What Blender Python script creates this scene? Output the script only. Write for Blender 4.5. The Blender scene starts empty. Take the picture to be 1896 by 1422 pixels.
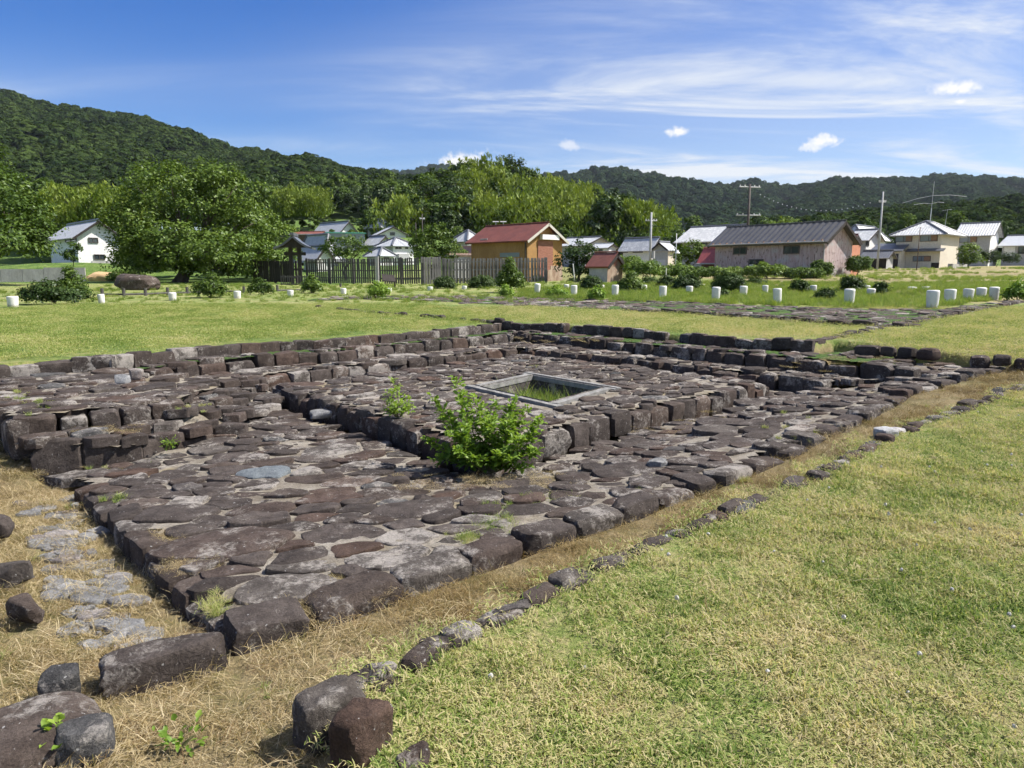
import bpy, math, random
import numpy as np
from mathutils import Vector, noise as mnoise

# ------------------------------------------------------------------ camera, sky, sun, exposure
sc = bpy.context.scene
F = 1315.0; PITCH = math.radians(9.0); CZ = 1.6
cp, sp = math.cos(PITCH), math.sin(PITCH)
cam = bpy.data.objects.new('camera', bpy.data.cameras.new('camera'))
sc.collection.objects.link(cam); sc.camera = cam
cam.location = (0, 0, CZ); cam.rotation_euler = (math.radians(90) - PITCH, 0, 0)
cam.data.sensor_width = 36; cam.data.lens = 36 * F / 1896; cam.data.clip_end = 20000; cam.data.clip_start = .05

SUN_EL = math.radians(51); SUN_AZ = math.radians(86)      # azimuth clockwise from +Y (view direction)
sdir = Vector((math.sin(SUN_AZ) * math.cos(SUN_EL), math.cos(SUN_AZ) * math.cos(SUN_EL), math.sin(SUN_EL)))
sun = bpy.data.objects.new('sun', bpy.data.lights.new('sun', 'SUN'))
sc.collection.objects.link(sun)
sun.data.energy = 5.0; sun.data.angle = math.radians(.53); sun.data.color = (1, .955, .89)
sun.rotation_euler = sdir.to_track_quat('Z', 'Y').to_euler()

sc.view_settings.view_transform = 'Standard'; sc.view_settings.look = 'None'
sc.view_settings.exposure = .76; sc.view_settings.gamma = 1; sc.view_settings.use_curve_mapping = False
sc.cycles.use_denoising = True; sc.cycles.max_bounces = 4; sc.cycles.diffuse_bounces = 2; sc.cycles.glossy_bounces = 2
sc.cycles.transmission_bounces = 4; sc.cycles.transparent_max_bounces = 6
sc.cycles.use_adaptive_sampling = True; sc.cycles.adaptive_threshold = .04


class NT:
    """small node-tree writer"""
    def __init__(s, tree): s.t = tree; s.t.nodes.clear()
    def n(s, typ, ins=None, **props):
        nd = s.t.nodes.new(typ)
        for k, v in props.items(): setattr(nd, k, v)
        for k, v in (ins or {}).items():
            sock = nd.inputs[k]
            if isinstance(v, bpy.types.NodeSocket): s.t.links.new(v, sock)
            elif isinstance(v, bpy.types.Node): s.t.links.new(v.outputs[0], sock)
            else: sock.default_value = v
        return nd
    def math(s, op, a, b=0.0, c=None, clamp=False):
        ins = {0: a, 1: b}
        if c is not None: ins[2] = c
        return s.n('ShaderNodeMath', ins, operation=op, use_clamp=clamp).outputs[0]
    def noise(s, vec, scale, detail=3, rough=.55, dist=0.0):
        return s.n('ShaderNodeTexNoise', {'Vector': vec, 'Scale': scale, 'Detail': detail, 'Roughness': rough, 'Distortion': dist}).outputs['Fac']
    def ramp(s, fac, stops, interp='LINEAR'):
        nd = s.n('ShaderNodeValToRGB', {'Fac': fac}); cr = nd.color_ramp; cr.interpolation = interp
        while len(cr.elements) < len(stops): cr.elements.new(.5)
        for e, (p, c) in zip(cr.elements, stops):
            e.position = p; e.color = (c, c, c, 1) if isinstance(c, (int, float)) else tuple(c) + (1,)
        return nd.outputs[0]
    def mix(s, f, a, b, blend='MIX'):
        nd = s.n('ShaderNodeMix', {}, data_type='RGBA', blend_type=blend)
        for i, v in ((0, f), (6, a), (7, b)):
            if isinstance(v, bpy.types.NodeSocket): s.t.links.new(v, nd.inputs[i])
            elif i and len(v) == 3: nd.inputs[i].default_value = tuple(v) + (1,)
            else: nd.inputs[i].default_value = v
        return nd.outputs[2]
    def smooth(s, v, a, b):
        return s.n('ShaderNodeMapRange', {'Value': v, 'From Min': a, 'From Max': b}, interpolation_type='SMOOTHSTEP').outputs[0]


def ray(px, py):
    u = (px - 948) / F; v = (711 - py) / F
    return (u, cp + sp * v, -sp + cp * v)
def P(px, py, z):                    # the ground point seen at a pixel of the photograph, at level z
    r = ray(px, py); t = (z - CZ) / r[2]
    return Vector((r[0] * t, r[1] * t, z))
def D(px, py, Y):                    # the point seen at a pixel, Y metres ahead
    r = ray(px, py); t = Y / r[1]
    return Vector((r[0] * t, Y, CZ + r[2] * t))
def px_of(p):
    d = p[1] * cp + (CZ - p[2]) * sp
    h = (p[2] - CZ) * cp + p[1] * sp
    return 948 + F * p[0] / d, 711 - F * h / d


# ---- the sky: clear blue air with a thin veil of cirrus and a few small cumulus clouds
wd = bpy.data.worlds.new('World'); sc.world = wd; wd.use_nodes = True
W = NT(wd.node_tree)
sky = W.n('ShaderNodeTexSky', sky_type='NISHITA', sun_disc=False, sun_elevation=SUN_EL, sun_rotation=SUN_AZ,
          altitude=150.0, air_density=1.0, dust_density=.35, ozone_density=2.6)
dirv = W.n('ShaderNodeTexCoord').outputs['Generated']
sep = W.n('ShaderNodeSeparateXYZ', {0: dirv})
zz = W.math('ADD', W.math('MAXIMUM', sep.outputs[2], 0.0), .10)
cx_ = W.math('DIVIDE', sep.outputs[0], zz); cy_ = W.math('DIVIDE', sep.outputs[1], zz)
plane = W.n('ShaderNodeCombineXYZ', {0: cx_, 1: cy_, 2: 0.0}).outputs[0]
mp1 = W.n('ShaderNodeMapping', {'Vector': plane, 'Location': (14.28, 18.42, 0), 'Rotation': (0, 0, math.radians(-6)), 'Scale': (.34, 1.05, 1)}).outputs[0]
wisp = W.noise(mp1, 1.5, 10, .62, .9)
mp2 = W.n('ShaderNodeMapping', {'Vector': plane, 'Location': (7.9, 16.02, 0), 'Rotation': (0, 0, math.radians(-8)), 'Scale': (.20, .42, 1)}).outputs[0]
cover = W.noise(mp2, 1.35, 3, .5, .2)
# the veil is thicker to the right (towards +X), as far round as the sky goes on
drift = W.smooth(sep.outputs[0], -.55, .75)
cov2 = W.math('ADD', cover, W.math('MULTIPLY', drift, .25))
cir = W.math('MULTIPLY', W.smooth(wisp, .40, .80), W.smooth(cov2, .44, .78))
cir = W.math('MULTIPLY', cir, 1.45, clamp=True)
veil = W.math('MULTIPLY', W.smooth(cov2, .34, .80), .27)
amt = W.math('ADD', cir, veil, clamp=True)
amt = W.math('MULTIPLY', amt, W.smooth(sep.outputs[2], -.02, .06))
puffn = W.noise(dirv, 42.0, 8, .66, .3)
puffs = None
for (px, py, hw, hh) in ((864, 303, 56, 20), (1255, 243, 19, 7.5), (1520, 263, 25, 11.5), (1768, 164, 31, 9.5), (1778, 188, 9, 3.4), (1050, 268, 26, 9)):
    d = Vector(ray(px, py)).normalized(); r = Vector((d.y, -d.x, 0)).normalized(); u = r.cross(d)
    a = W.n('ShaderNodeVectorMath', {0: dirv, 1: tuple(r * (F / hw))}, operation='DOT_PRODUCT').outputs['Value']
    b = W.n('ShaderNodeVectorMath', {0: dirv, 1: tuple(u * (F / hh))}, operation='DOT_PRODUCT').outputs['Value']
    f = W.n('ShaderNodeVectorMath', {0: dirv, 1: tuple(d)}, operation='DOT_PRODUCT').outputs['Value']
    b = W.math('SUBTRACT', b, F / hh * 0.0)
    rr = W.math('SQRT', W.math('ADD', W.math('MULTIPLY', a, a), W.math('MULTIPLY', b, b)))
    rr = W.math('ADD', rr, W.math('MULTIPLY', W.math('SUBTRACT', puffn, .5), 3.9))
    m = W.math('MULTIPLY', W.smooth(rr, 1.25, .2), W.math('GREATER_THAN', f, .5))
    if hh in (9,): m = W.math('MULTIPLY', m, .55)
    puffs = m if puffs is None else W.math('MAXIMUM', puffs, m)
hsv = W.n('ShaderNodeHueSaturation', {'Hue': .518, 'Saturation': 1.42, 'Value': 1.48, 'Color': sky.outputs[0]}).outputs[0]
col = W.mix(amt, hsv, (8.6, 9.1, 9.8))
col = W.mix(puffs, col, (10.5, 10.5, 10.6))
bg = W.n('ShaderNodeBackground', {'Color': col, 'Strength': .058})
W.n('ShaderNodeOutputWorld', {0: bg})

# ------------------------------------------------------------------ helpers
rng = np.random.default_rng(7); random.seed(7)
COL = sc.collection

def link(o, parent=None):
    COL.objects.link(o)
    if parent is not None: o.parent = parent
    return o
def tag(o, label=None, cat=None, group=None, kind=None):
    if label: o['label'] = label
    if cat: o['category'] = cat
    if group: o['group'] = group
    if kind: o['kind'] = kind
    return o
def empty(name, loc=(0, 0, 0), rz=0.0):
    o = bpy.data.objects.new(name, None); COL.objects.link(o)
    o.empty_display_size = .2; o.location = loc; o.rotation_euler = (0, 0, rz); return o
def mesh_py(name, verts, faces, m=None, smooth=False, sharp=None):
    me = bpy.data.meshes.new(name); me.from_pydata([tuple(v) for v in verts], [], faces)
    if m is not None: me.materials.append(m)
    if smooth:
        me.shade_smooth()
        if sharp: me.set_sharp_from_angle(angle=math.radians(sharp))
    return me
def mesh_np(name, V, Fc, m=None, attrs=None, smooth=False):
    """V (n,3); Fc (k,c) faces all with c corners"""
    me = bpy.data.meshes.new(name); V = np.asarray(V, np.float32); Fc = np.asarray(Fc, np.int32)
    me.vertices.add(len(V)); me.vertices.foreach_set('co', V.ravel())
    k, c = Fc.shape
    me.loops.add(k * c); me.loops.foreach_set('vertex_index', Fc.ravel())
    me.polygons.add(k); me.polygons.foreach_set('loop_start', np.arange(0, k * c, c, dtype=np.int32))
    for an, arr in (attrs or {}).items():
        at = me.attributes.new(an, 'FLOAT', 'POINT'); at.data.foreach_set('value', np.asarray(arr, np.float32))
    me.update(calc_edges=True)
    if smooth: me.shade_smooth()
    if m is not None: me.materials.append(m)
    return me
def ob(name, me, parent=None, loc=None, rz=None):
    o = bpy.data.objects.new(name, me); link(o, parent)
    if loc is not None: o.location = loc
    if rz is not None: o.rotation_euler = (0, 0, rz)
    return o

class MB:
    """collects boxes, prisms and tubes into one mesh"""
    def __init__(s): s.v = []; s.f = []
    def add(s, vs, fs):
        k = len(s.v); s.v += [tuple(v) for v in vs]; s.f += [tuple(i + k for i in f) for f in fs]
    def box(s, x0, y0, z0, x1, y1, z1):
        s.add([(x0, y0, z0), (x1, y0, z0), (x1, y1, z0), (x0, y1, z0), (x0, y0, z1), (x1, y0, z1), (x1, y1, z1), (x0, y1, z1)],
              [(0, 3, 2, 1), (4, 5, 6, 7), (0, 1, 5, 4), (1, 2, 6, 5), (2, 3, 7, 6), (3, 0, 4, 7)])
    def tube(s, pts, rad, n=8, cap=True):
        pts = [Vector(p) for p in pts]; rings = []
        if not hasattr(rad, '__len__'): rad = [rad] * len(pts)
        for i, p in enumerate(pts):
            t = (pts[min(i + 1, len(pts) - 1)] - pts[max(i - 1, 0)]).normalized()
            a = t.orthogonal().normalized() if i == 0 else (pa - t * pa.dot(t)).normalized()
            pa = a; b = t.cross(a)
            rings.append([p + (a * math.cos(2 * math.pi * j / n) + b * math.sin(2 * math.pi * j / n)) * rad[i] for j in range(n)])
        k = len(s.v)
        for r in rings: s.v += [tuple(v) for v in r]
        for i in range(len(rings) - 1):
            for j in range(n):
                s.f.append((k + i * n + j, k + i * n + (j + 1) % n, k + (i + 1) * n + (j + 1) % n, k + (i + 1) * n + j))
        if cap:
            s.f.append(tuple(k + j for j in reversed(range(n)))); s.f.append(tuple(k + (len(rings) - 1) * n + j for j in range(n)))
    def slab(s, poly, th):
        """planar polygon thickened downwards by th"""
        n = len(poly); p = [Vector(q) for q in poly]
        nrm = Vector((0, 0, 0))
        for i in range(n): nrm += p[i].cross(p[(i + 1) % n])
        nrm.normalize()
        if nrm.z < 0: p.reverse(); nrm = -nrm
        q = [v - nrm * th for v in p]
        s.add(p + q, [tuple(range(n)), tuple(range(2 * n - 1, n - 1, -1))] + [(i, i + n, (i + 1) % n + n, (i + 1) % n) for i in range(n)])
    def build(s, name, m, parent=None, smooth=False, sharp=None):
        return ob(name, mesh_py(name, s.v, s.f, m, smooth, sharp), parent)

def inpoly(x, y, poly):
    x = np.asarray(x, float); y = np.asarray(y, float); r = np.zeros(x.shape, bool); n = len(poly)
    for i in range(n):
        x0, y0 = poly[i][0], poly[i][1]; x1, y1 = poly[(i + 1) % n][0], poly[(i + 1) % n][1]
        if y0 == y1: continue
        c = ((y0 > y) != (y1 > y)) & (x < (x1 - x0) * (y - y0) / (y1 - y0) + x0)
        r ^= c
    return r
def segdist(x, y, line, closed=False):
    x = np.asarray(x, float); y = np.asarray(y, float); d = np.full(x.shape, 1e9); n = len(line)
    for i in range(n if closed else n - 1):
        a = line[i]; b = line[(i + 1) % n]; dx, dy = b[0] - a[0], b[1] - a[1]; L = dx * dx + dy * dy + 1e-9
        t = np.clip(((x - a[0]) * dx + (y - a[1]) * dy) / L, 0, 1)
        d = np.minimum(d, np.hypot(x - a[0] - t * dx, y - a[1] - t * dy))
    return d
def idw(pts, x, y, pw=3.0, soft=.05):
    x = np.asarray(x, float); y = np.asarray(y, float); sw = 0; sv = 0
    for p in pts:
        w = 1.0 / (np.hypot(x - p[0], y - p[1]) + soft) ** pw
        sw = sw + w; sv = sv + w * p[2]
    return sv / sw

# ------------------------------------------------------------------ materials
def newmat(name):
    m = bpy.data.materials.new(name); m.use_nodes = True; return m, NT(m.node_tree)
def finish(T, col, rough=.85, bump=None, bs=.5, bd=.02, spec=.3, metal=0.0):
    ins = {'Base Color': col if isinstance(col, bpy.types.NodeSocket) else tuple(col) + (1,), 'Roughness': rough, 'Specular IOR Level': spec, 'Metallic': metal}
    if bump is not None: ins['Normal'] = T.n('ShaderNodeBump', {'Height': bump, 'Strength': bs, 'Distance': bd}).outputs[0]
    T.n('ShaderNodeOutputMaterial', {0: T.n('ShaderNodeBsdfPrincipled', ins)})
def pos(T): return T.n('ShaderNodeNewGeometry').outputs['Position']

def stone_mat(name, c1, c2, lichen=.5, lc=(.39, .355, .315)):
    m, T = newmat(name); p = pos(T)
    oi = T.n('ShaderNodeObjectInfo')
    rnd = oi.outputs['Random']
    off = T.n('ShaderNodeVectorMath', {0: p, 1: T.n('ShaderNodeCombineXYZ', {0: T.math('MULTIPLY', rnd, 37.0), 1: rnd, 2: T.math('MULTIPLY', rnd, 11.0)})}, operation='ADD').outputs[0]
    n1 = T.noise(off, 7, 8, .65)
    col = T.mix(T.smooth(n1, .35, .68), c1, c2)
    col = T.mix(1.0, col, T.ramp(rnd, [(0, .80), (.5, .98), (1, 1.2)]), 'MULTIPLY')
    warm = T.math('FRACT', T.math('MULTIPLY', rnd, 13.7))
    col = T.mix(T.smooth(warm, .7, 1.0), col, T.mix(1.0, col, (1.15, .97, .88), 'MULTIPLY'))
    fine = T.noise(off, 90, 4, .7)
    col = T.mix(1.0, col, T.ramp(fine, [(.3, .6), (.7, 1.35)]), 'MULTIPLY')
    lm = T.noise(off, 4.2, 4, .6)
    ln = T.noise(off, 24, 10, .78, .6)
    lth = T.math('ADD', ln, T.math('MULTIPLY', T.math('SUBTRACT', lm, .5), 1.0))
    lth = T.math('ADD', lth, T.math('MULTIPLY', T.math('SUBTRACT', T.math('FRACT', T.math('MULTIPLY', rnd, 7.3)), .5), .20))
    e = .66 - .22 * lichen
    lf = T.math('MULTIPLY', T.smooth(lth, e, e + .22), .85)
    lf = T.math('MULTIPLY', lf, T.ramp(fine, [(.25, .45), (.6, 1.0)]))
    col = T.mix(lf, col, lc)
    spk = T.noise(off, 46, 2, .5)
    col = T.mix(T.math('MULTIPLY', T.smooth(spk, .70, .76), .75), col, (.42, .41, .39))
    b = T.math('ADD', T.math('MULTIPLY', T.noise(off, 11, 12, .74, .3), 1.0), T.math('MULTIPLY', fine, .18))
    b = T.math('ADD', b, T.math('MULTIPLY', lf, .10))
    finish(T, col, .92, b, .9, .035, .2)
    return m
ST = [stone_mat('stone_purple', (.047, .0375, .0325), (.088, .072, .063), .50),
      stone_mat('stone_brown', (.052, .039, .032), (.098, .076, .063), .44),
      stone_mat('stone_lichen', (.062, .052, .045), (.116, .100, .087), 1.05),
      stone_mat('stone_grey', (.054, .052, .051), (.10, .097, .094), .6)]
ST_W = [.62, .23, .13, .02]
M_BLUE = stone_mat('stone_bluegrey', (.115, .13, .14), (.17, .19, .20), .12)
M_SLATE = stone_mat('stone_slate', (.17, .168, .165), (.29, .285, .275), .5, (.40, .39, .37))
M_PALE = stone_mat('stone_pale', (.34, .34, .34), (.55, .55, .55), .3, (.7, .7, .7))
def pick_stone(): return ST[int(np.searchsorted(np.cumsum(ST_W), random.random() * .999))]

m, T = newmat('mortar'); p = pos(T)
c = T.ramp(T.noise(p, 3.2, 6, .6), [(.3, (.17, .14, .10)), (.5, (.275, .24, .19)), (.72, (.38, .345, .29))])
c = T.mix(1.0, c, T.ramp(T.noise(p, 70, 4, .7), [(.3, .6), (.7, 1.3)]), 'MULTIPLY')
gr = T.smooth(T.noise(p, 1.4, 4, .6), .55, .72)
c = T.mix(T.math('MULTIPLY', gr, .6), c, (.30, .235, .11)); c = T.mix(T.math('MULTIPLY', T.smooth(T.noise(p, 9, 5, .7), .5, .62), .6), c, (.13, .105, .075))
finish(T, c, .95, T.noise(p, 45, 8, .7), .9, .03); M_MORTAR = m

def dryfield(T, p):
    """patches of dry and of green turf: the same field drives the soil sheet and the blades on it"""
    a = T.noise(p, 1.15, 5, .65, .3); b = T.noise(p, 5.5, 3, .6)
    return T.math('ADD', T.math('MULTIPLY', a, .75), T.math('MULTIPLY', b, .35))     # about .55 mean
def blade_mat(name, stops, rw=.45, dw=1.3, off=0.0, trans=.35, rough=.55):
    m, T = newmat(name); p = pos(T)
    r = T.n('ShaderNodeAttribute', attribute_name='rnd').outputs['Fac']
    d = T.math('MULTIPLY', T.math('SUBTRACT', dryfield(T, p), .55), dw)
    f = T.math('ADD', T.math('ADD', T.math('MULTIPLY', T.math('SUBTRACT', r, .5), rw), d), .5 + off, clamp=True)
    col = T.ramp(f, stops)
    di = T.n('ShaderNodeBsdfDiffuse', {'Color': col, 'Roughness': .5})
    tr = T.n('ShaderNodeBsdfTranslucent', {'Color': T.mix(1.0, col, (1.15, 1.15, .7), 'MULTIPLY')})
    gl = T.n('ShaderNodeBsdfGlossy', {'Color': (.9, .9, .85, 1), 'Roughness': rough})
    mx = T.n('ShaderNodeMixShader', {0: trans, 1: di.outputs[0], 2: tr.outputs[0]})
    mx = T.n('ShaderNodeMixShader', {0: .015, 1: mx.outputs[0], 2: gl.outputs[0]})
    T.n('ShaderNodeOutputMaterial', {0: mx}); return m
G_LAWN = [(0, (.065, .125, .018)), (.26, (.165, .25, .045)), (.50, (.33, .385, .105)), (.70, (.49, .46, .21)), (1, (.60, .51, .29))]
M_BLADE = blade_mat('lawn_blade', G_LAWN, .8, 2.2, .13)
M_BLADEG = blade_mat('fresh_blade', G_LAWN, .5, 2.0, -.03)
M_STRAW = blade_mat('straw_blade', [(0, (.14, .13, .04)), (.25, (.22, .155, .062)), (.52, (.40, .315, .165)), (.8, (.60, .505, .32)), (1, (.20, .125, .06))], 1.0, 1.6, .0, .25)
M_TALL = blade_mat('tall_blade', [(0, (.07, .13, .018)), (.45, (.18, .27, .045)), (.75, (.31, .35, .09)), (1, (.45, .40, .17))], .7, 1.0, .0, .45)

m, T = newmat('turf'); p = pos(T)
dry = T.n('ShaderNodeAttribute', attribute_name='dry').outputs['Fac']
dirt = T.n('ShaderNodeAttribute', attribute_name='dirt').outputs['Fac']
f = T.math('ADD', T.math('MULTIPLY', T.math('SUBTRACT', dryfield(T, p), .55), 1.6), dry)
fine = T.noise(p, 38, 6, .75); mid = T.noise(p, 11, 5, .7)
f = T.math('ADD', f, T.math('MULTIPLY', T.math('SUBTRACT', fine, .5), .9))
f = T.math('ADD', f, T.math('MULTIPLY', T.math('SUBTRACT', mid, .5), .5), clamp=True)
c = T.ramp(f, [(0, (.05, .10, .014)), (.3, (.11, .18, .03)), (.55, (.235, .275, .075)), (.78, (.36, .32, .14)), (1, (.42, .345, .18))])
c = T.mix(1.0, c, T.ramp(T.noise(p, 75, 3, .8), [(.3, .62), (.7, 1.25)]), 'MULTIPLY')
c = T.mix(dirt, c, T.ramp(mid, [(.3, (.11, .075, .035)), (.7, (.25, .18, .10))]))
finish(T, c, .95, T.math('ADD', fine, mid), .8, .05); M_TURF = m

def plain(name, c1, c2, scale=3, rough=.8, bs=.3, stretch=(1, 1, 1), spec=.3, detail=6):
    m, T = newmat(name); tc = T.n('ShaderNodeTexCoord').outputs['Object']
    mp = T.n('ShaderNodeMapping', {'Vector': tc, 'Scale': stretch}).outputs[0]
    n = T.noise(mp, scale, detail, .65); n2 = T.noise(mp, scale * 7, 4, .6)
    c = T.ramp(n, [(.3, c1), (.7, c2)])
    c = T.mix(1.0, c, T.ramp(n2, [(.3, .85), (.7, 1.12)]), 'MULTIPLY')
    finish(T, c, rough, n2, bs, .02, spec); return m
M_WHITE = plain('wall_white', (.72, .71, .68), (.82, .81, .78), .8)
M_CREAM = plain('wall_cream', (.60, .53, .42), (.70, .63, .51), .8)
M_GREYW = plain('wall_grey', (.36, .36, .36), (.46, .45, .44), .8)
M_OCHRE = plain('wall_ochre', (.27, .145, .05), (.40, .23, .085), 1.1, stretch=(1, 1, .4))
M_BRICK = plain('brick_panel', (.20, .075, .045), (.36, .17, .12), 5, stretch=(.5, .5, 4))
M_RUST = plain('rusty_sheet', (.20, .115, .075), (.46, .36, .27), 3, stretch=(1, 1, .4))
M_BROWN = plain('brown_boards', (.09, .055, .038), (.17, .115, .08), 3, stretch=(1, 1, .2))
M_DARKRED = plain('dark_red_wall', (.09, .03, .028), (.13, .05, .045), 3)
M_ORANGE = plain('orange_wall', (.42, .17, .10), (.52, .24, .15), 2)
M_DARK = plain('dark_timber', (.022, .018, .015), (.05, .04, .034), 4, stretch=(1, 1, .3))
M_SLAT = plain('weathered_slat', (.075, .07, .066), (.24, .23, .22), 5, stretch=(1, 1, .25))
M_SLATD = plain('dark_slat', (.05, .045, .042), (.13, .12, .11), 5, stretch=(1, 1, .25))
m, T = newmat('post_white'); tc = T.n('ShaderNodeTexCoord').outputs['Object']; n = T.noise(tc, 9, 6, .7)
hz_ = T.n('ShaderNodeSeparateXYZ', {0: tc}).outputs[2]
c = T.ramp(T.noise(tc, 4, 5, .6), [(.3, (.60, .585, .54)), (.7, (.76, .75, .71))])
c = T.mix(T.smooth(T.math('ADD', hz_, T.math('MULTIPLY', n, .35)), .32, .12), c, (.30, .27, .20))          # soil splashed on the foot
c = T.mix(T.math('MULTIPLY', T.smooth(n, .6, .7), .35), c, (.36, .34, .29))
finish(T, c, .75, n, .25, .02); M_POST = m
M_CONC = plain('concrete', (.30, .29, .28), (.45, .435, .42), 1.2, .9, .4, (1, 1, .5))
M_CONCL = plain('concrete_light', (.46, .43, .37), (.60, .57, .50), 2.5, .9, .4)
M_POLE = plain('pole_concrete', (.34, .34, .33), (.44, .44, .43), 2, .7)
M_POLED = plain('pole_dark', (.06, .05, .045), (.12, .10, .09), 3, .8)
M_STEEL = plain('steel', (.42, .43, .44), (.55, .56, .57), 3, .4, .1, spec=.6)
M_WIRE = plain('wire', (.02, .02, .02), (.03, .03, .03), 3, .6)
M_FRAME = plain('window_frame', (.06, .05, .045), (.10, .085, .075), 3, .5)
M_SHUT = plain('shutter_brown', (.24, .14, .085), (.32, .20, .13), 4, .6, stretch=(1, 1, 3))
M_TIMBER = plain('weathered_timber', (.14, .135, .125), (.30, .29, .27), 4, .85, .5, (3, .4, 3))
M_BARK = plain('bark', (.05, .04, .03), (.13, .11, .085), 4, .95, .8, (1, 1, .3))
M_GREENR = plain('green_roof', (.09, .38, .27), (.13, .47, .34), 1, .5)
M_CLAY = plain('orange_soil', (.45, .29, .14), (.62, .44, .24), 2, .95, .8)
M_SAND = plain('path_sand', (.50, .45, .36), (.64, .59, .49), 1.2, .95, .4)
M_REDSH = plain('red_sheet', (.38, .09, .085), (.47, .13, .12), 1, .5)
m, T = newmat('glass'); finish(T, (.035, .045, .05), .08, spec=.8); M_GLASS = m
m, T = newmat('glass_pale'); finish(T, (.22, .25, .27), .12, spec=.7); M_GLASSP = m

def roof_mat(name, c1, c2, rough=.45, scale=1.5, spec=.5, stain=0.0):
    m, T = newmat(name); tc = T.n('ShaderNodeTexCoord').outputs['Object']
    n = T.noise(tc, scale, 6, .65); n2 = T.noise(tc, scale * 9, 4, .7)
    c = T.ramp(n, [(.3, c1), (.7, c2)])
    c = T.mix(1.0, c, T.ramp(n2, [(.3, .75), (.7, 1.2)]), 'MULTIPLY')
    if stain: c = T.mix(T.math('MULTIPLY', T.smooth(T.noise(tc, 2.6, 7, .7), .5, .62), stain), c, (.66, .66, .64))
    finish(T, c, rough, n2, .3, .02, spec); return m
M_TILE = roof_mat('tile_grey', (.34, .35, .365), (.46, .47, .48), .38)
M_TILEL = roof_mat('tile_lichened', (.33, .34, .35), (.48, .48, .48), .45, stain=.75)
M_TILED = roof_mat('tile_dark', (.085, .088, .10), (.13, .135, .15), .4)
M_REDR = roof_mat('roof_red_rust', (.125, .036, .024), (.20, .062, .04), .6, 1.2)
M_RUSTR = roof_mat('roof_rust', (.14, .045, .03), (.22, .075, .05), .65, 2)
M_SHEETD = roof_mat('roof_sheet_dark', (.060, .057, .056), (.092, .088, .086), .45, .9)
M_PINKR = roof_mat('roof_pink', (.33, .17, .15), (.40, .22, .20), .6, 1)

m, T = newmat('shed_pink_wall'); tc = T.n('ShaderNodeTexCoord').outputs['Object']
mp = T.n('ShaderNodeMapping', {'Vector': tc, 'Scale': (4, 4, .55)}).outputs[0]
n = T.noise(mp, 1.6, 6, .7); n2 = T.noise(tc, 1.1, 4, .6)
c = T.ramp(n, [(.3, (.28, .20, .19)), (.5, (.42, .325, .31)), (.7, (.54, .46, .44))])
c = T.mix(T.smooth(n2, .52, .70), c, (.42, .40, .40))
vb = T.n('ShaderNodeMapping', {'Vector': tc, 'Scale': (3.2, 3.2, 1.5)}).outputs[0]
c = T.mix(T.math('MULTIPLY', T.smooth(T.noise(vb, 2.1, 3, .6), .57, .64), .85), c, (.12, .085, .08))
finish(T, c, .9, n, .3, .02); M_SHED = m

def leaf_mat(name, dark, mid, lite, trans=.22, nscale=.5, gloss=.02, st=(.12, .5, .9), oiw=.25):
    m, T = newmat(name)
    r = T.n('ShaderNodeAttribute', attribute_name='rnd').outputs['Fac']
    oi = T.n('ShaderNodeObjectInfo').outputs['Random']
    f = T.math('ADD', T.math('MULTIPLY', r, .62), T.math('MULTIPLY', T.noise(pos(T), nscale, 3, .6), .5))
    f = T.math('ADD', f, T.math('MULTIPLY', T.math('SUBTRACT', oi, .5), oiw), clamp=True)
    col = T.ramp(f, [(st[0], dark), (st[1], mid), (st[2], lite)])
    di = T.n('ShaderNodeBsdfDiffuse', {'Color': col})
    tr = T.n('ShaderNodeBsdfTranslucent', {'Color': T.mix(1.0, col, (1.25, 1.25, .55), 'MULTIPLY')})
    gl = T.n('ShaderNodeBsdfGlossy', {'Color': (.8, .85, .8, 1), 'Roughness': .45})
    mx = T.n('ShaderNodeMixShader', {0: trans, 1: di.outputs[0], 2: tr.outputs[0]})
    mx = T.n('ShaderNodeMixShader', {0: gloss, 1: mx.outputs[0], 2: gl.outputs[0]})
    T.n('ShaderNodeOutputMaterial', {0: mx}); return m
L_OAK = leaf_mat('leaf_broad', (.024, .048, .008), (.068, .115, .018), (.145, .205, .035))
L_LIME = leaf_mat('leaf_lime', (.045, .08, .013), (.11, .175, .03), (.21, .275, .052))
L_DARK = leaf_mat('leaf_dark', (.014, .028, .007), (.036, .064, .015), (.07, .108, .024))
L_BOX = leaf_mat('leaf_clipped', (.018, .034, .009), (.045, .078, .019), (.09, .135, .034), nscale=2)
L_BRIGHT = leaf_mat('leaf_bright', (.075, .14, .02), (.17, .275, .04), (.32, .43, .075), .42, 2, .02)
L_BAMBOO = leaf_mat('leaf_bamboo', (.050, .085, .012), (.115, .17, .026), (.22, .27, .048), .28, .1, .01)
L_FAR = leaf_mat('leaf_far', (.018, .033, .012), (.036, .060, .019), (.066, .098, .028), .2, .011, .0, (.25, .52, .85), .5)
L_FARB = leaf_mat('leaf_farblue', (.020, .040, .024), (.034, .060, .032), (.058, .090, .042), .2, .006, .0, (.25, .52, .85), .5)

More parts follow.
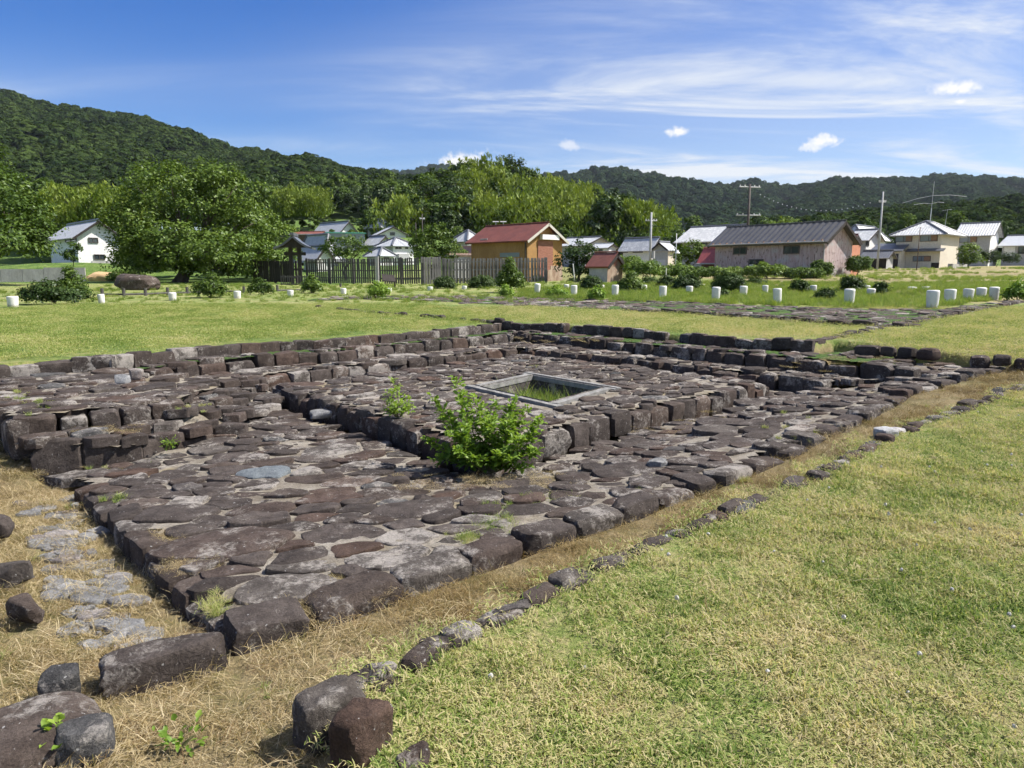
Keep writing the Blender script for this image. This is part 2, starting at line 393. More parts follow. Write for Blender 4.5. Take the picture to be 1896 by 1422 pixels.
# ------------------------------------------------------------------ plan of the excavated well (levels in metres)
Z_LAWN, Z_T2, Z_T1, Z_D, Z_PAD = .42, .28, .10, -.16, .08
E1 = [P(*q) for q in ((425, 1180, .0), (575, 1140, .0), (750, 1079, .0), (872, 1041, .0), (970, 1006, .0), (1070, 976, .0), (1155, 949, .01), (1250, 911, .03),
                      (1380, 866, .05), (1470, 831, .07), (1560, 788, .11), (1640, 748, .15), (1710, 716, .2), (1785, 694, .25), (1870, 677, .28))]
E2 = [P(*q) for q in ((405, 1168, .0), (330, 1088, -.01), (285, 1044, -.02), (240, 998, -.04), (195, 945, -.07), (135, 898, -.11))]
CH = [P(*q) for q in ((660, 1290, -.02), (790, 1190, 0), (950, 1125, 0), (1050, 1070, 0), (1180, 1015, 0), (1345, 942, .02), (1500, 880, .05), (1640, 805, .08), (1760, 762, .13), (1880, 718, .2), (2000, 690, .26))]
LL = [P(*q) for q in ((-150, 692, Z_LAWN), (0, 676, Z_LAWN), (120, 667, Z_LAWN), (210, 663, Z_LAWN), (300, 651, Z_LAWN), (400, 641, Z_LAWN), (500, 633, Z_LAWN), (620, 628, Z_LAWN), (740, 617, Z_LAWN), (850, 607, Z_LAWN), (930, 599, Z_LAWN))]
IS = [P(*q) for q in ((930, 599, Z_LAWN), (1016, 601, Z_LAWN), (1100, 607, Z_LAWN), (1229, 616, Z_LAWN), (1327, 625, Z_LAWN), (1418, 631, Z_LAWN), (1500, 636, Z_LAWN))]
IS2 = [P(*q) for q in ((1500, 636, Z_LAWN), (1544, 629, Z_LAWN), (1622, 613, Z_LAWN), (1662, 602, Z_LAWN))]
L2 = [P(*q) for q in ((1577, 640, .42), (1665, 647, .42), (1736, 655, .41), (1799, 660, .40), (1896, 665, .40), (2050, 676, .40))]
T2L = [P(*q) for q in ((245, 688, Z_T2), (330, 673, Z_T2), (430, 663, Z_T2), (520, 655, Z_T2), (620, 648, Z_T2), (700, 640, Z_T2), (800, 630, Z_T2), (880, 622, Z_T2), (950, 615, Z_T2))]
T2R = [P(*q) for q in ((950, 615, Z_T2), (1040, 622, Z_T2), (1150, 632, Z_T2), (1330, 648, Z_T2), (1470, 660, Z_T2), (1585, 669, Z_T2), (1690, 681, Z_T2))]
T1L = [P(*q) for q in ((448, 699, .11), (530, 688, .10), (630, 677, .10), (720, 669, .10), (810, 660, .10), (860, 654, .10), (960, 643, .10))]
T1R = [P(*q) for q in ((960, 643, .10), (1050, 651, .10), (1190, 664, .09), (1285, 677, .07), (1350, 685, .06), (1440, 694, .05), (1528, 706, .04))]
PADL = [P(*q) for q in ((500, 712, Z_PAD), (640, 752, Z_PAD), (785, 795, Z_PAD), (880, 824, Z_PAD))]
PADF = [P(*q) for q in ((905, 826, Z_PAD), (1000, 800, Z_PAD), (1140, 767, Z_PAD), (1290, 735, Z_PAD), (1425, 706, Z_PAD))]
PADB = [PADF[-1], Vector((.2, 13.3, Z_PAD)), PADL[0]]
AF = [P(*q) for q in ((15, 772, .27), (85, 766, .27), (200, 754, .27), (345, 738, .26))]          # face of the upper left terrace
BF = [P(*q) for q in ((47, 811, .12), (144, 808, .11), (230, 812, .06), (310, 808, .0), (400, 797, -.07))]
WELL = [P(*q) for q in ((1140, 717, .09), (1020, 751, .09), (868, 716, .09), (985, 691, .09))]
def shifted(L, nx, ny, d=.14): return [(p.x + nx * d, p.y + ny * d) for p in L]
LLo = shifted(LL, -.7, .7); ISo = shifted(IS, .63, .77); ISo[0] = (IS[0].x, IS[0].y + .2); LLo[-1] = ISo[0]; L2o = shifted(L2, .6, .8)
chan_far = Vector((8.8, 10.6, .3))
ZONE = [tuple(p[:2]) for p in reversed(CH)] + [(-.55, 2.15), (-.42, 1.5), (-.35, .3), (-9, .3), (-9, 7.4)] + LLo + ISo[1:] + [(5.6, 12.3)] + L2o
PAVED = [tuple(p[:2]) for p in E1] + [(6.3, 11.3), (5.6, 12.3)] + ISo[::-1] + LLo[:-1][::-1] + \
        [tuple(AF[0][:2]), tuple(BF[0][:2]), (-4.35, 6.2)] + [tuple(p[:2]) for p in reversed(E2)]

# ------------------------------------------------------------------ the ground: one sheet to the horizon
CTRL = [(0, 0, 0), (3, 1, 0), (.5, 2.5, 0), (1.5, 4, .02), (3, 5, .06), (5, 4, .06), (3.7, 6.2, .09), (5, 7.3, .14), (6.3, 8.4, .2), (8, 9.5, .28), (7.6, 11, .41),
        (12, 8, .3), (10, 12, .42), (6, 12, .42), (9, 3, .05), (-9, 9, .42), (-12, 10, .42), (-7, 9.6, .42), (-4, 13, .42), (-.3, 17, .42), (5, 13.2, .42), (9, 17, .42),
        (-15, 18, .42), (-8, 22, .42), (0, 24, .42), (12, 24, .42), (14, 20, .42), (20, 18, .42), (-3, 30, .42), (-20, 26, .40), (20, 26, .44), (6, 29, .42), (13, 30, .45)]
for q in ((300, 545, 36), (60, 540, 36), (480, 527, 50), (700, 528, 50), (900, 526, 52), (1010, 523, 55), (40, 523, 62), (200, 520, 62), (330, 521, 58),
          (1100, 522, 50), (1300, 516, 50), (1325, 508, 57), (1520, 512, 52), (1800, 534, 36), (1800, 517, 52), (1690, 497, 98), (1896, 492, 105), (2300, 510, 90),
          (1100, 500, 95), (1250, 498, 95), (700, 492, 98), (560, 492, 85), (860, 488, 95), (150, 486, 75), (-300, 500, 75), (640, 452, 135), (720, 440, 140),
          (560, 440, 165), (600, 408, 215), (710, 408, 215), (640, 385, 290), (400, 430, 190), (1100, 478, 180), (1500, 478, 180), (1900, 480, 180), (2600, 480, 200),
          (200, 430, 190), (-200, 440, 190), (900, 440, 260), (1400, 460, 400), (1800, 460, 400), (0, 400, 500), (600, 420, 900), (1400, 450, 1200)):
    CTRL.append(tuple(D(*q)))
LOW = [(-1.4, 2.75, -.10), (-1.9, 3.4, -.16), (-2.6, 4.2, -.21), (-3.3, 5.0, -.25), (-4, 5.7, -.28), (-5, 6.4, -.13), (-6.5, 8, .05), (-4.65, 6.0, -.22), (-4.9, 6.7, -.1), (-5.6, 7.4, 0), (-1.6, 2.2, -.05), (-2.3, 2.3, -.03),
       (-3.4, 3.6, -.12), (-5, 4.6, -.16), (-1, 1, -.02), (-4, 2, 0), (-.9, 2.5, -.09), (-7, 4, -.1)]
for p in E1: LOW.append((p.x + .25, p.y - .25, p.z - .085))
LOW.append((6.6, 9.9, .2)); LOW.append((7, 10.2, .27)); LOW.append((6.1, 11.8, .29))
def smoothmin(a, b): return np.minimum(a, b)
def ground_z(x, y):
    x = np.asarray(x, float); y = np.asarray(y, float)
    z = idw(CTRL, x, y, 3.2, .3)
    inz = inpoly(x, y, ZONE); inw = inpoly(x, y, PAVED)
    lo = idw(LOW, x, y, 3, .1)
    near = (y < 20) & (np.abs(x) < 14)
    d = np.clip(segdist(x, y, ZONE, True) / .12, 0, 1)
    z = np.where(inz & near & ~inw, z + (np.minimum(lo, z) - z) * d, z)
    dw = np.clip((segdist(x, y, PAVED, True) - .02) / .12, 0, 1)
    z = np.where(inw & near, np.minimum(z, lo) * (1 - dw) + (np.minimum(lo, 0) - .22) * dw, z)
    return z
def axis(lo, hi, step, far, g):
    a = list(np.arange(lo, hi + 1e-6, step)); s = step; v = hi
    while v < far: s *= g; v += s; a.append(v)
    s = step; v = lo
    while v > -far: s *= g; v -= s; a.insert(0, v)
    return np.array(a)
gx = axis(-8, 9, .085, 4000, 1.12); gy = axis(-.5, 18, .085, 4000, 1.10); gy = gy[gy > -40]
GX, GY = np.meshgrid(gx, gy); GZ = ground_z(GX.ravel(), GY.ravel()).reshape(GX.shape)
small = np.array([mnoise.noise((a * .9, b * .9, 0)) for a, b in zip(GX.ravel()[::1], GY.ravel()[::1])]).reshape(GX.shape)
GZ = GZ + small * np.clip(.02 + GY * .0006, 0, .06)
nx_, ny_ = len(gx), len(gy)
idx = np.arange(nx_ * ny_).reshape(ny_, nx_)
Fq = np.stack([idx[:-1, :-1], idx[:-1, 1:], idx[1:, 1:], idx[1:, :-1]], -1).reshape(-1, 4)
X, Y = GX.ravel(), GY.ravel()
inz = inpoly(X, Y, ZONE) & (Y < 20)
dryv = np.where(inz, .86, .50)
dryv = np.where((~inz) & (X > -.4) & (Y < 11), .62, dryv)                     # near lawn
leftlawn = (X < .3) & (Y > 9) & (Y < 26); dryv = np.where(leftlawn & ~inz, .45, dryv)
isl = inpoly(X, Y, [(-.2, 17), (5.4, 12.5), (11, 19), (-3, 22)]); dryv = np.where(isl, .58, dryv)
dryv = np.where((Y > 26) & (Y < 60), .55, dryv)
fieldr = (X > 14) & (Y > 27) & (Y < 120); dryv = np.where(fieldr, .78, dryv)
dryv = np.where(Y > 120, .26, dryv)
dirtv = np.where(inz, .6, 0.0); dirtv = np.where(fieldr, .22 + .4 * np.clip(np.sin(Y * .55 + X * .1), 0, 1), dirtv)
dirtv = np.where((Y > 60) & (Y < 120) & (X < 25) & (X > -5), .4, dirtv); dryv = np.where((Y > 52) & (X < -12), .22, dryv)
for k in range(0):
    pass
gm = mesh_np('ground', np.stack([X, Y, GZ.ravel()], -1), Fq, M_TURF, {'dry': dryv, 'dirt': dirtv}, True)
tag(ob('ground', gm), kind='structure')
def gz(x, y): return float(ground_z(np.array([x]), np.array([y]))[0])

# ------------------------------------------------------------------ stones
def cube_template(n):
    vs = {}; V = []; Q = []
    def vid(p):
        k = tuple(round(c * n) for c in p)
        if k not in vs: vs[k] = len(V); V.append(p)
        return vs[k]
    g = [-1 + 2 * i / n for i in range(n + 1)]
    for ax in range(3):
        for sgn in (-1, 1):
            for i in range(n):
                for j in range(n):
                    q = []
                    for (a, b) in ((i, j), (i + 1, j), (i + 1, j + 1), (i, j + 1)):
                        p = [0, 0, 0]; p[ax] = sgn; p[(ax + 1) % 3] = g[a]; p[(ax + 2) % 3] = g[b]; q.append(vid(tuple(p)))
                    if sgn < 0: q.reverse()
                    Q.append(q)
    return np.array(V), np.array(Q)
TPL = {n: cube_template(n) for n in (4, 5, 7, 12)}
def noise3(V, scale, seed):
    o = Vector((seed * 1.37, seed * 2.11, seed * .73))
    return np.array([mnoise.noise_vector(Vector(v) * scale + o)[:] for v in V])
def rock(n, half, e=5.0, amp=.10, cuts=5, seed=0, nscale=1.1, cutd=(.72, .98), taper=0.0):
    """an angular, worn rock: rounded block, cut by random planes, roughened"""
    V, Q = TPL[n]; V = V.copy(); r = random.Random(seed)
    V = V / (np.sum(np.abs(V) ** e, 1) ** (1 / e))[:, None] * 1.0
    for k in range(cuts):
        d = np.array([r.gauss(0, 1), r.gauss(0, 1), r.gauss(.2, .8)]); d /= np.linalg.norm(d)
        lim = r.uniform(*cutd) * np.max(V @ d); ex = np.maximum(0, V @ d - lim); V = V - ex[:, None] * d[None]
    V = V + noise3(V, nscale, seed) * amp + noise3(V, nscale * 2.7, seed + 5) * amp * .55
    if n >= 7: V = V + noise3(V, nscale * 6, seed + 9) * amp * .30
    if taper: V[:, :2] *= (1 - taper * (V[:, 2:3] * .5 + .5))
    return V * np.array(half)[None], Q
def rock_mesh(name, V, Q, m):
    me = mesh_np(name, V, Q, m); me.shade_smooth(); me.set_sharp_from_angle(angle=math.radians(28)); return me

def polyline(line):
    L = [0]
    for a, b in zip(line, line[1:]): L.append(L[-1] + (b - a).length)
    def at(s):
        s = max(0, min(L[-1], s))
        for i in range(len(line) - 1):
            if s <= L[i + 1] or i == len(line) - 2:
                return line[i].lerp(line[i + 1], (s - L[i]) / max(L[i + 1] - L[i], 1e-6))
    return L[-1], at
SEED = [100]
def edging(name, line, h, depth, lens, inward, parent=None, n=5, jz=.02, gap=.012, mats=None, hfun=None, skip=0.0, stone='edging_stone', out=.0, e=9, amp=.06, cuts=6, drop=.012):
    """a course of roughly squared stones; line = its top front edge, inward = side the stones run back to (+1 left of the line)"""
    L, at = polyline(line); par = parent
    if par is None:
        par = empty(name, at(0)); tag(par, kind='structure')
    ploc = par.location.copy() if par.type == 'EMPTY' else Vector((0, 0, 0))
    s = 0.0
    while s < L - .05:
        SEED[0] += 1; rd = random.Random(SEED[0])
        l = rd.uniform(*lens); l = min(l, L - s + .05)
        a, b = at(s), at(s + l); c = (a + b) / 2
        if rd.random() < skip: s += l; continue
        t = (b - a); t.z = 0; t.normalize(); nrm = Vector((-t.y, t.x, 0)) * inward
        hh = (hfun(c) if hfun else h) * rd.uniform(.92, 1.15) + .06
        dd = depth * rd.uniform(.8, 1.2)
        V, Q = rock(n, (l / 2 - gap * rd.uniform(.5, 1.6), dd / 2, hh / 2), e, amp, cuts, SEED[0], cutd=(.84, 1.0))
        rz = math.atan2(t.y, t.x) + rd.gauss(0, .05)
        o = ob(stone, rock_mesh(stone, V, Q, (mats or [pick_stone()])[0] if not mats else rd.choice(mats)), par)
        o.location = c + nrm * (dd / 2 + rd.uniform(-.02, .02) - out) + Vector((0, 0, -hh / 2 + rd.gauss(0, jz) - drop)) - ploc
        o.rotation_euler = (rd.gauss(0, .05), rd.gauss(0, .04), rz)
        s += l
    return par

def power_cells(poly, seeds, rad):
    """power-diagram cells of the seeds, as convex polygons"""
    S = np.array(seeds); R2 = np.array(rad) ** 2; out = []
    for i in range(len(S)):
        d2 = np.sum((S - S[i]) ** 2, 1); nb = np.argsort(d2)[1:26]
        w = rad[i] * 2.6; cell = [(S[i][0] + w * math.cos(k * math.pi / 6), S[i][1] + w * math.sin(k * math.pi / 6)) for k in range(12)]
        for j in nb:
            nx, ny = S[j] - S[i]; dd = d2[j]
            lim = (dd + R2[i] - R2[j]) / 2      # (p-Si).n <= lim
            new = []
            for k in range(len(cell)):
                p, q = cell[k], cell[(k + 1) % len(cell)]
                dp = (p[0] - S[i][0]) * nx + (p[1] - S[i][1]) * ny - lim; dq = (q[0] - S[i][0]) * nx + (q[1] - S[i][1]) * ny - lim
                if dp <= 0: new.append(p)
                if (dp < 0) != (dq < 0):
                    f = dp / (dp - dq); new.append((p[0] + f * (q[0] - p[0]), p[1] + f * (q[1] - p[1])))
            cell = new
            if len(cell) < 3: break
        out.append(cell)
    return out
def chaikin(poly, k=2, f=.22):
    for _ in range(k):
        n = len(poly); q = []
        for i in range(n):
            a, b = poly[i], poly[(i + 1) % n]
            q.append((a[0] + f * (b[0] - a[0]), a[1] + f * (b[1] - a[1]))); q.append((b[0] - f * (b[0] - a[0]), b[1] - f * (b[1] - a[1])))
        poly = q
    return poly
def clean(poly, mind):
    q = []
    for p in poly:
        if not q or math.hypot(p[0] - q[-1][0], p[1] - q[-1][1]) > mind: q.append(p)
    if len(q) > 2 and math.hypot(q[0][0] - q[-1][0], q[0][1] - q[-1][1]) < mind: q.pop()
    return q
def paver_geom(cell, zf, gap, thick, rd, rise=0.0, dome=.018, tilt=.05):
    cell = clean(cell, .02)
    if len(cell) < 3: return None
    cxm = sum(p[0] for p in cell) / len(cell); cym = sum(p[1] for p in cell) / len(cell)
    def shrink(poly, g):
        return [(cxm + (x - cxm) * max(.3, 1 - g / max(.03, math.hypot(x - cxm, y - cym))), cym + (y - cym) * max(.3, 1 - g / max(.03, math.hypot(x - cxm, y - cym)))) for x, y in poly]
    ol = clean(chaikin(chaikin(shrink(cell, gap), 1, rd.uniform(.10, .22)), 1, .25), .010)
    if len(ol) < 5: return None
    sd = rd.random() * 99
    ol = [(x + .030 * mnoise.noise((x * 7, y * 7, sd)) + .013 * mnoise.noise((x * 25, y * 25, sd)), y + .030 * mnoise.noise((x * 7, y * 7, sd + 7)) + .013 * mnoise.noise((x * 25, y * 25, sd + 7))) for x, y in ol]
    n = len(ol); z0 = zf(cxm, cym); tx, ty = rd.gauss(0, tilt), rd.gauss(0, tilt); up = rd.gauss(rise, .009); dome = rd.gauss(dome, .005)
    V = []
    for (k, dz, rr) in ((1.01, -thick, 0), (1.0, -.020, .004), (.972, -.004, .006), (.90, .001, .007), (.62, dome * .7, .009), (.30, dome, .009)):
        for (x, y) in ol:
            xx, yy = cxm + (x - cxm) * k, cym + (y - cym) * k
            zz = z0 + up + dz + (xx - cxm) * tx + (yy - cym) * ty + rr * 1.5 * mnoise.noise((xx * 9, yy * 9, sd)) + rr * 1.1 * mnoise.noise((xx * 27, yy * 27, sd))
            V.append((xx - cxm, yy - cym, zz - z0))
    V.append((0, 0, up + dome))
    Fc = []
    for r in range(5):
        for i in range(n): Fc.append((r * n + i, r * n + (i + 1) % n, (r + 1) * n + (i + 1) % n, (r + 1) * n + i))
    for i in range(n): Fc.append((5 * n + i, 5 * n + (i + 1) % n, 6 * n))
    return V, Fc, (cxm, cym, z0)
def pave(name, poly, ctrl, size, seed, holes=(), fixed=(), gap=(.007, .025), aspect=.72, ang=.8, bed=-.017, edge=.10, limit=300, dome=.003, keep=1.0, bedmat=None, mats=None, label=None, rise=0.0, tilt=.035, inset=.12):
    """an irregular stone pavement: its bed is the structure, every stone a child; ctrl gives the levels"""
    rd = random.Random(seed); zf = lambda x, y: float(idw(ctrl, np.array([x]), np.array([y]), 2.6, .08)[0])
    ca, sa = math.cos(ang), math.sin(ang)
    def to(x, y): return ((x * ca + y * sa) * aspect, -x * sa + y * ca)
    def fr(u, v): u = u / aspect; return (u * ca - v * sa, u * sa + v * ca)
    xs = [p[0] for p in poly]; ys = [p[1] for p in poly]
    seeds = []; rad = []; spec = {}
    for (x, y, r, mm) in fixed: spec[len(seeds)] = mm; seeds.append(to(x, y)); rad.append(r)
    area = (max(xs) - min(xs)) * (max(ys) - min(ys)); tries = int(area / size ** 2 * 45)
    cand = np.array([(rd.uniform(min(xs) - .2, max(xs) + .2), rd.uniform(min(ys) - .2, max(ys) + .2)) for _ in range(tries)])
    ok = inpoly(cand[:, 0], cand[:, 1], poly) | (segdist(cand[:, 0], cand[:, 1], poly, True) < .3)
    SA = np.zeros((0, 2)); RA = np.zeros(0)
    if seeds: SA = np.array(seeds); RA = np.array(rad)
    for (x, y) in cand[ok]:
        r = size * .5 * (rd.uniform(.55, 1.05) if rd.random() < .75 else rd.uniform(1.05, 1.7)); q = np.array(to(x, y))
        if len(SA) and np.any(np.hypot(*(SA - q).T) < .86 * (RA + r)): continue
        SA = np.vstack([SA, q]); RA = np.append(RA, r)
    cells = power_cells(None, SA, RA)
    # bed sheet
    st = .10; bx = np.arange(min(xs) - .1, max(xs) + .1, st); by = np.arange(min(ys) - .1, max(ys) + .1, st)
    BX, BY = np.meshgrid(bx, by); bz = idw(ctrl, BX.ravel(), BY.ravel(), 2.6, .08) + bed
    bz = bz + np.array([.012 * mnoise.noise((a * 4, b * 4, 3)) for a, b in zip(BX.ravel(), BY.ravel())])
    ii = np.arange(len(bx) * len(by)).reshape(len(by), len(bx)); q = np.stack([ii[:-1, :-1], ii[:-1, 1:], ii[1:, 1:], ii[1:, :-1]], -1).reshape(-1, 4)
    ctr = np.stack([BX.ravel(), BY.ravel()], -1)[q].mean(1); kp = inpoly(ctr[:, 0], ctr[:, 1], poly) & (segdist(ctr[:, 0], ctr[:, 1], poly, True) > inset)
    for hpoly in holes: kp &= ~inpoly(ctr[:, 0], ctr[:, 1], hpoly)
    base = ob(name, mesh_np(name, np.stack([BX.ravel(), BY.ravel(), bz], -1), q[kp], bedmat or M_MORTAR, None, True)); tag(base, label, kind='structure')
    todo = []
    for i, cell in enumerate(cells):
        if len(cell) < 3: continue
        c = [fr(*p) for p in cell]; cx0 = sum(p[0] for p in c) / len(c); cy0 = sum(p[1] for p in c) / len(c)
        if not bool(inpoly(np.array([cx0]), np.array([cy0]), poly)[0]): continue
        if float(segdist(np.array([cx0]), np.array([cy0]), poly, True)[0]) < edge and i not in spec: continue
        if any(bool(inpoly(np.array([cx0]), np.array([cy0]), h)[0]) or float(segdist(np.array([cx0]), np.array([cy0]), h, True)[0]) < .09 for h in holes): continue
        if rd.random() > keep and i not in spec: continue
        g = paver_geom(c, zf, rd.uniform(*gap), .09, rd, rise, dome, tilt)
        if g: todo.append((RA[i] / math.hypot(cx0, cy0), g, spec.get(i) or (rd.choice(mats) if mats else pick_stone())))
    todo.sort(key=lambda t: -t[0])
    restV, restF, restM = [], [], []
    for k, (sz, (V, Fc, c), mm) in enumerate(todo):
        if k < limit:
            me = mesh_py('paving_stone', V, Fc, mm, True, 25)
            ob('paving_stone', me, base, c)
        else:
            o = len(restV); restV += [(v[0] + c[0], v[1] + c[1], v[2] + c[2]) for v in V]; restF += [tuple(a + o for a in f) for f in Fc]; restM += [ST.index(mm) if mm in ST else 0] * len(Fc)
    if restV:
        me = mesh_py('small_paving_stones', restV, restF, None, True, 50)
        for mm in ST: me.materials.append(mm)
        me.polygons.foreach_set('material_index', restM)
        tag(ob('small_paving_stones', me, base), kind='stuff')
    return base

xy = lambda L: [tuple(p[:2]) for p in L]
# --- pavement in front of and beside the well
Cpoly = xy(E1) + [(6.4, 10.7), (5.9, 10.75)] + [tuple(T2R[-1][:2]), tuple(T1R[-1][:2]), tuple(PADF[-1][:2])] + xy(reversed(PADF[:-1])) + xy(reversed(PADL)) + \
        [(-3.8, 9.6), (-3.75, 8.6)] + [(p.x - .1, p.y + .22) for p in reversed(BF[2:])] + xy(reversed(BF[:2])) + [(-4.25, 6.15)] + xy(reversed(E2))
Cctrl = [tuple(p) for p in E1] + [tuple(p) for p in E2] + [(p.x, p.y, Z_D + .01) for p in PADL] + [(p.x, p.y, Z_D + .02 * i / 4) for i, p in enumerate(PADF)] + \
        [(p.x, p.y, -.17) for p in BF[:3]] + [(BF[3].x, BF[3].y, -.13), (BF[4].x, BF[4].y, -.12), (-4.6, 6, -.28), (5.7, 10, .2), (4.7, 10.2, -.02), (4.2, 9.6, -.05), (6.2, 10.6, .27)]
big = P(410, 1005, -.02); blu = P(490, 874, -.1); rb = P(660, 1120, 0)
pave('stone_pavement', Cpoly, Cctrl, .245, 11, fixed=[(big.x, big.y, .27, ST[0]), (blu.x, blu.y, .16, M_BLUE), (P(770, 945, -.05).x, P(770, 945, -.05).y, .2, ST[0]), (P(530, 1085, 0).x, P(530, 1085, 0).y, .19, ST[2]),
     (P(640, 985, -.02).x, P(640, 985, -.02).y, .17, ST[0]), (P(720, 1030, 0).x, P(720, 1030, 0).y, .16, ST[2])], aspect=.66, ang=.25, edge=.16, label=None, limit=300, inset=.17)
# --- raised pad round the well shaft
padpoly = xy(PADF) + [(.2, 13.3)] + xy(PADL)
wc = sum(WELL, Vector()) / 4
whole = [tuple((wc + (p - wc) * 1.02)[:2]) for p in WELL]
pave('well_pad_pavement', padpoly, [(p[0], p[1], Z_PAD) for p in padpoly] + [(wc.x, wc.y, Z_PAD)], .235, 12, holes=[whole], aspect=.7, ang=.6, edge=.13, limit=300, gap=(.010, .034), bed=-.018)
# --- ditch floor behind the pad, the two steps and the terraces
Dpoly = [tuple(PADF[-1][:2]), (.2, 13.2), tuple(PADL[0][:2])] + xy(T1L) + xy(T1R[1:])
pave('ditch_floor', Dpoly, [(p[0], p[1], Z_D) for p in Dpoly], .27, 13, limit=120)
T1poly = xy(T1L) + xy(T1R[1:]) + [tuple(T2R[-1][:2])] + xy(reversed(T2R[:-1])) + xy(reversed(T2L[:-1]))
T1ctrl = [tuple(p) for p in T1L + T1R] + [(p.x, p.y, Z_T1) for p in T2L] + [(p.x, p.y, Z_T1 - .04 * i / 6) for i, p in enumerate(T2R)] + [(T2R[-1].x, T2R[-1].y, .2)]
pave('lower_step_pavement', T1poly, T1ctrl, .27, 14, edge=.12, limit=220)
T2poly = xy(T2L) + xy(T2R[1:]) + [(6.2, 10.8), (6.2, 11.5), (5.6, 12.1)] + xy(reversed(IS)) + xy(reversed(LL[3:-1]))
pave('upper_step_pavement', T2poly, [(p[0], p[1], Z_T2) for p in T2poly], .28, 15, edge=.12, limit=260, keep=.75, bedmat=M_TURF)
Apoly = xy(AF) + [(-3.75, 9.0), tuple(T1L[0][:2]), tuple(T2L[0][:2])] + xy(reversed(LL[:4]))
Actrl = [tuple(p) for p in AF] + [(p.x, p.y, .28) for p in LL[:4]] + [(-3.75, 9.0, .13), (T1L[0].x, T1L[0].y, .10), (T2L[0].x, T2L[0].y, .24), (-4.3, 8.4, .24)]
pave('terrace_pavement', Apoly, Actrl, .27, 16, edge=.10, limit=260)
A2 = xy(T2L[:5]) + xy(reversed(T1L[:4])) + [(-3.9, 9.3)]
Bpoly = xy(BF) + [(-2.95, 8.4), (-3.2, 9.75), (T1L[0].x + .15, T1L[0].y + .3), (-4.15, 9.2), (-3.95, 8.0)] + xy(reversed(AF))
Bctrl = [tuple(p) for p in BF] + [(p.x, p.y, .12) for p in AF[:3]] + [(AF[3].x, AF[3].y, .20), (-3.2, 8.5, -.1), (-3.45, 9.7, -.13), (-3.75, 9.0, .11), (T1L[0].x, T1L[0].y, .09), (-3.6, 8.3, .14)]
pave('bench_pavement', Bpoly, Bctrl, .25, 17, edge=.0, limit=240, inset=.04, bed=-.075)

# --- courses of stones
KB = [(428, 572), (590, 756), (748, 876), (880, 972), (980, 1070), (1074, 1156), (1158, 1222)]      # the big kerb slabs at the near end, by pixel column
def on_e1(px):
    for p, q in zip(E1, E1[1:]):
        u, v = px_of(p)[0], px_of(q)[0]
        if u - .5 <= px <= v + .5: return p.lerp(q, (px - u) / (v - u))
    return E1[0].copy()
kp_ = empty('pavement_kerb', E1[0]); tag(kp_, kind='structure')
for i, (u, v) in enumerate(KB):
    a, b = on_e1(u), on_e1(v); c = (a + b) / 2; t = (b - a).normalized(); nrm = Vector((-t.y, t.x, 0)); dd = (.25, .24, .2, .22, .22, .22, .2)[i]; hh = .2
    V, Q = rock(12, ((b - a).length / 2, dd / 2, hh / 2), 9, .075, 8, 700 + i, cutd=(.82, .98))
    o = ob('edging_stone', rock_mesh('edging_stone', V, Q, ST[(0, 1, 2, 0, 0, 2, 0)[i]]), kp_); o.location = c + nrm * (dd / 2 - .01) + Vector((0, 0, -hh / 2 + .025)) - E1[0]
    o.rotation_euler = (.05, random.gauss(0, .03), math.atan2(t.y, t.x))
edging('pavement_kerb', [on_e1(1226)] + E1[7:], .13, .27, (.26, .52), 1, n=7, jz=.015, gap=.02, amp=.08, e=8, cuts=8, drop=.015)
edging('pavement_kerb', list(reversed(E2)), .17, .24, (.18, .34), 1, n=7, gap=.004, amp=.075, hfun=lambda c: .15 + .05 * max(0, -c.x - 1.4))
edging('well_pad_wall', PADL, .23, .26, (.2, .36), 1, n=5, gap=.008, amp=.08, drop=.028)
edging('well_pad_wall', PADF, .23, .28, (.24, .44), 1, n=5, gap=.008, amp=.07, drop=.028)
edging('well_pad_wall', PADB, .22, .28, (.26, .44), 1, n=4)
edging('lower_step', T1L, .24, .28, (.3, .55), 1, n=5, amp=.06, drop=.03, gap=.006)
edging('lower_step', T1R, .24, .26, (.26, .5), 1, n=5, amp=.07, gap=.008, drop=.025)
edging('upper_step', T2L, .19, .28, (.25, .5), 1, n=5, amp=.06, drop=.025, gap=.006)
edging('upper_step', T2R, .24, .28, (.28, .55), 1, n=5, amp=.07, gap=.008, drop=.02)
edging('lawn_kerb', LL, .18, .2, (.2, .42), 1, n=5, amp=.055, gap=-.03, drop=-.002, cuts=2)
edging('lawn_kerb', IS, .16, .2, (.2, .42), 1, n=5, amp=.08, skip=.06, gap=-.005, drop=-.03)
edging('lawn_kerb', IS2, .14, .22, (.2, .4), 1, n=4, amp=.09, drop=-.05)
edging('lawn_edge_kerb', [p + Vector((0, 0, .0)) for p in CH], .10, .13, (.13, .30), -1, n=5, amp=.12, e=5, cuts=8, skip=.08, gap=.008, drop=-.042, jz=.014)
edging('lawn_kerb', L2, .11, .2, (.22, .45), 1, n=4, amp=.12, skip=.1, gap=.01, e=4.5, drop=-.025)
edging('terrace_wall', AF, .17, .26, (.24, .42), 1, n=7, amp=.09, drop=.045)
edging('terrace_wall', BF, .25, .28, (.34, .58), 1, n=7, amp=.08, drop=.05, hfun=lambda c: .06 + .24 * min(1, max(0, (c.z + .08) / .17)))
edging('terrace_wall', [AF[0] + Vector((-1.4, 1.5, 0)), AF[0]], .3, .25, (.25, .4), 1, n=5, amp=.08, drop=.05)
dv = [P(*q) for q in ((575, 569, .43), (700, 580, .43), (760, 585, .43), (830, 591, .43), (925, 598, .43))]
edging('lawn_kerb', dv, .07, .16, (.2, .5), 1, n=4, amp=.12, skip=.2, e=5, drop=-.06)

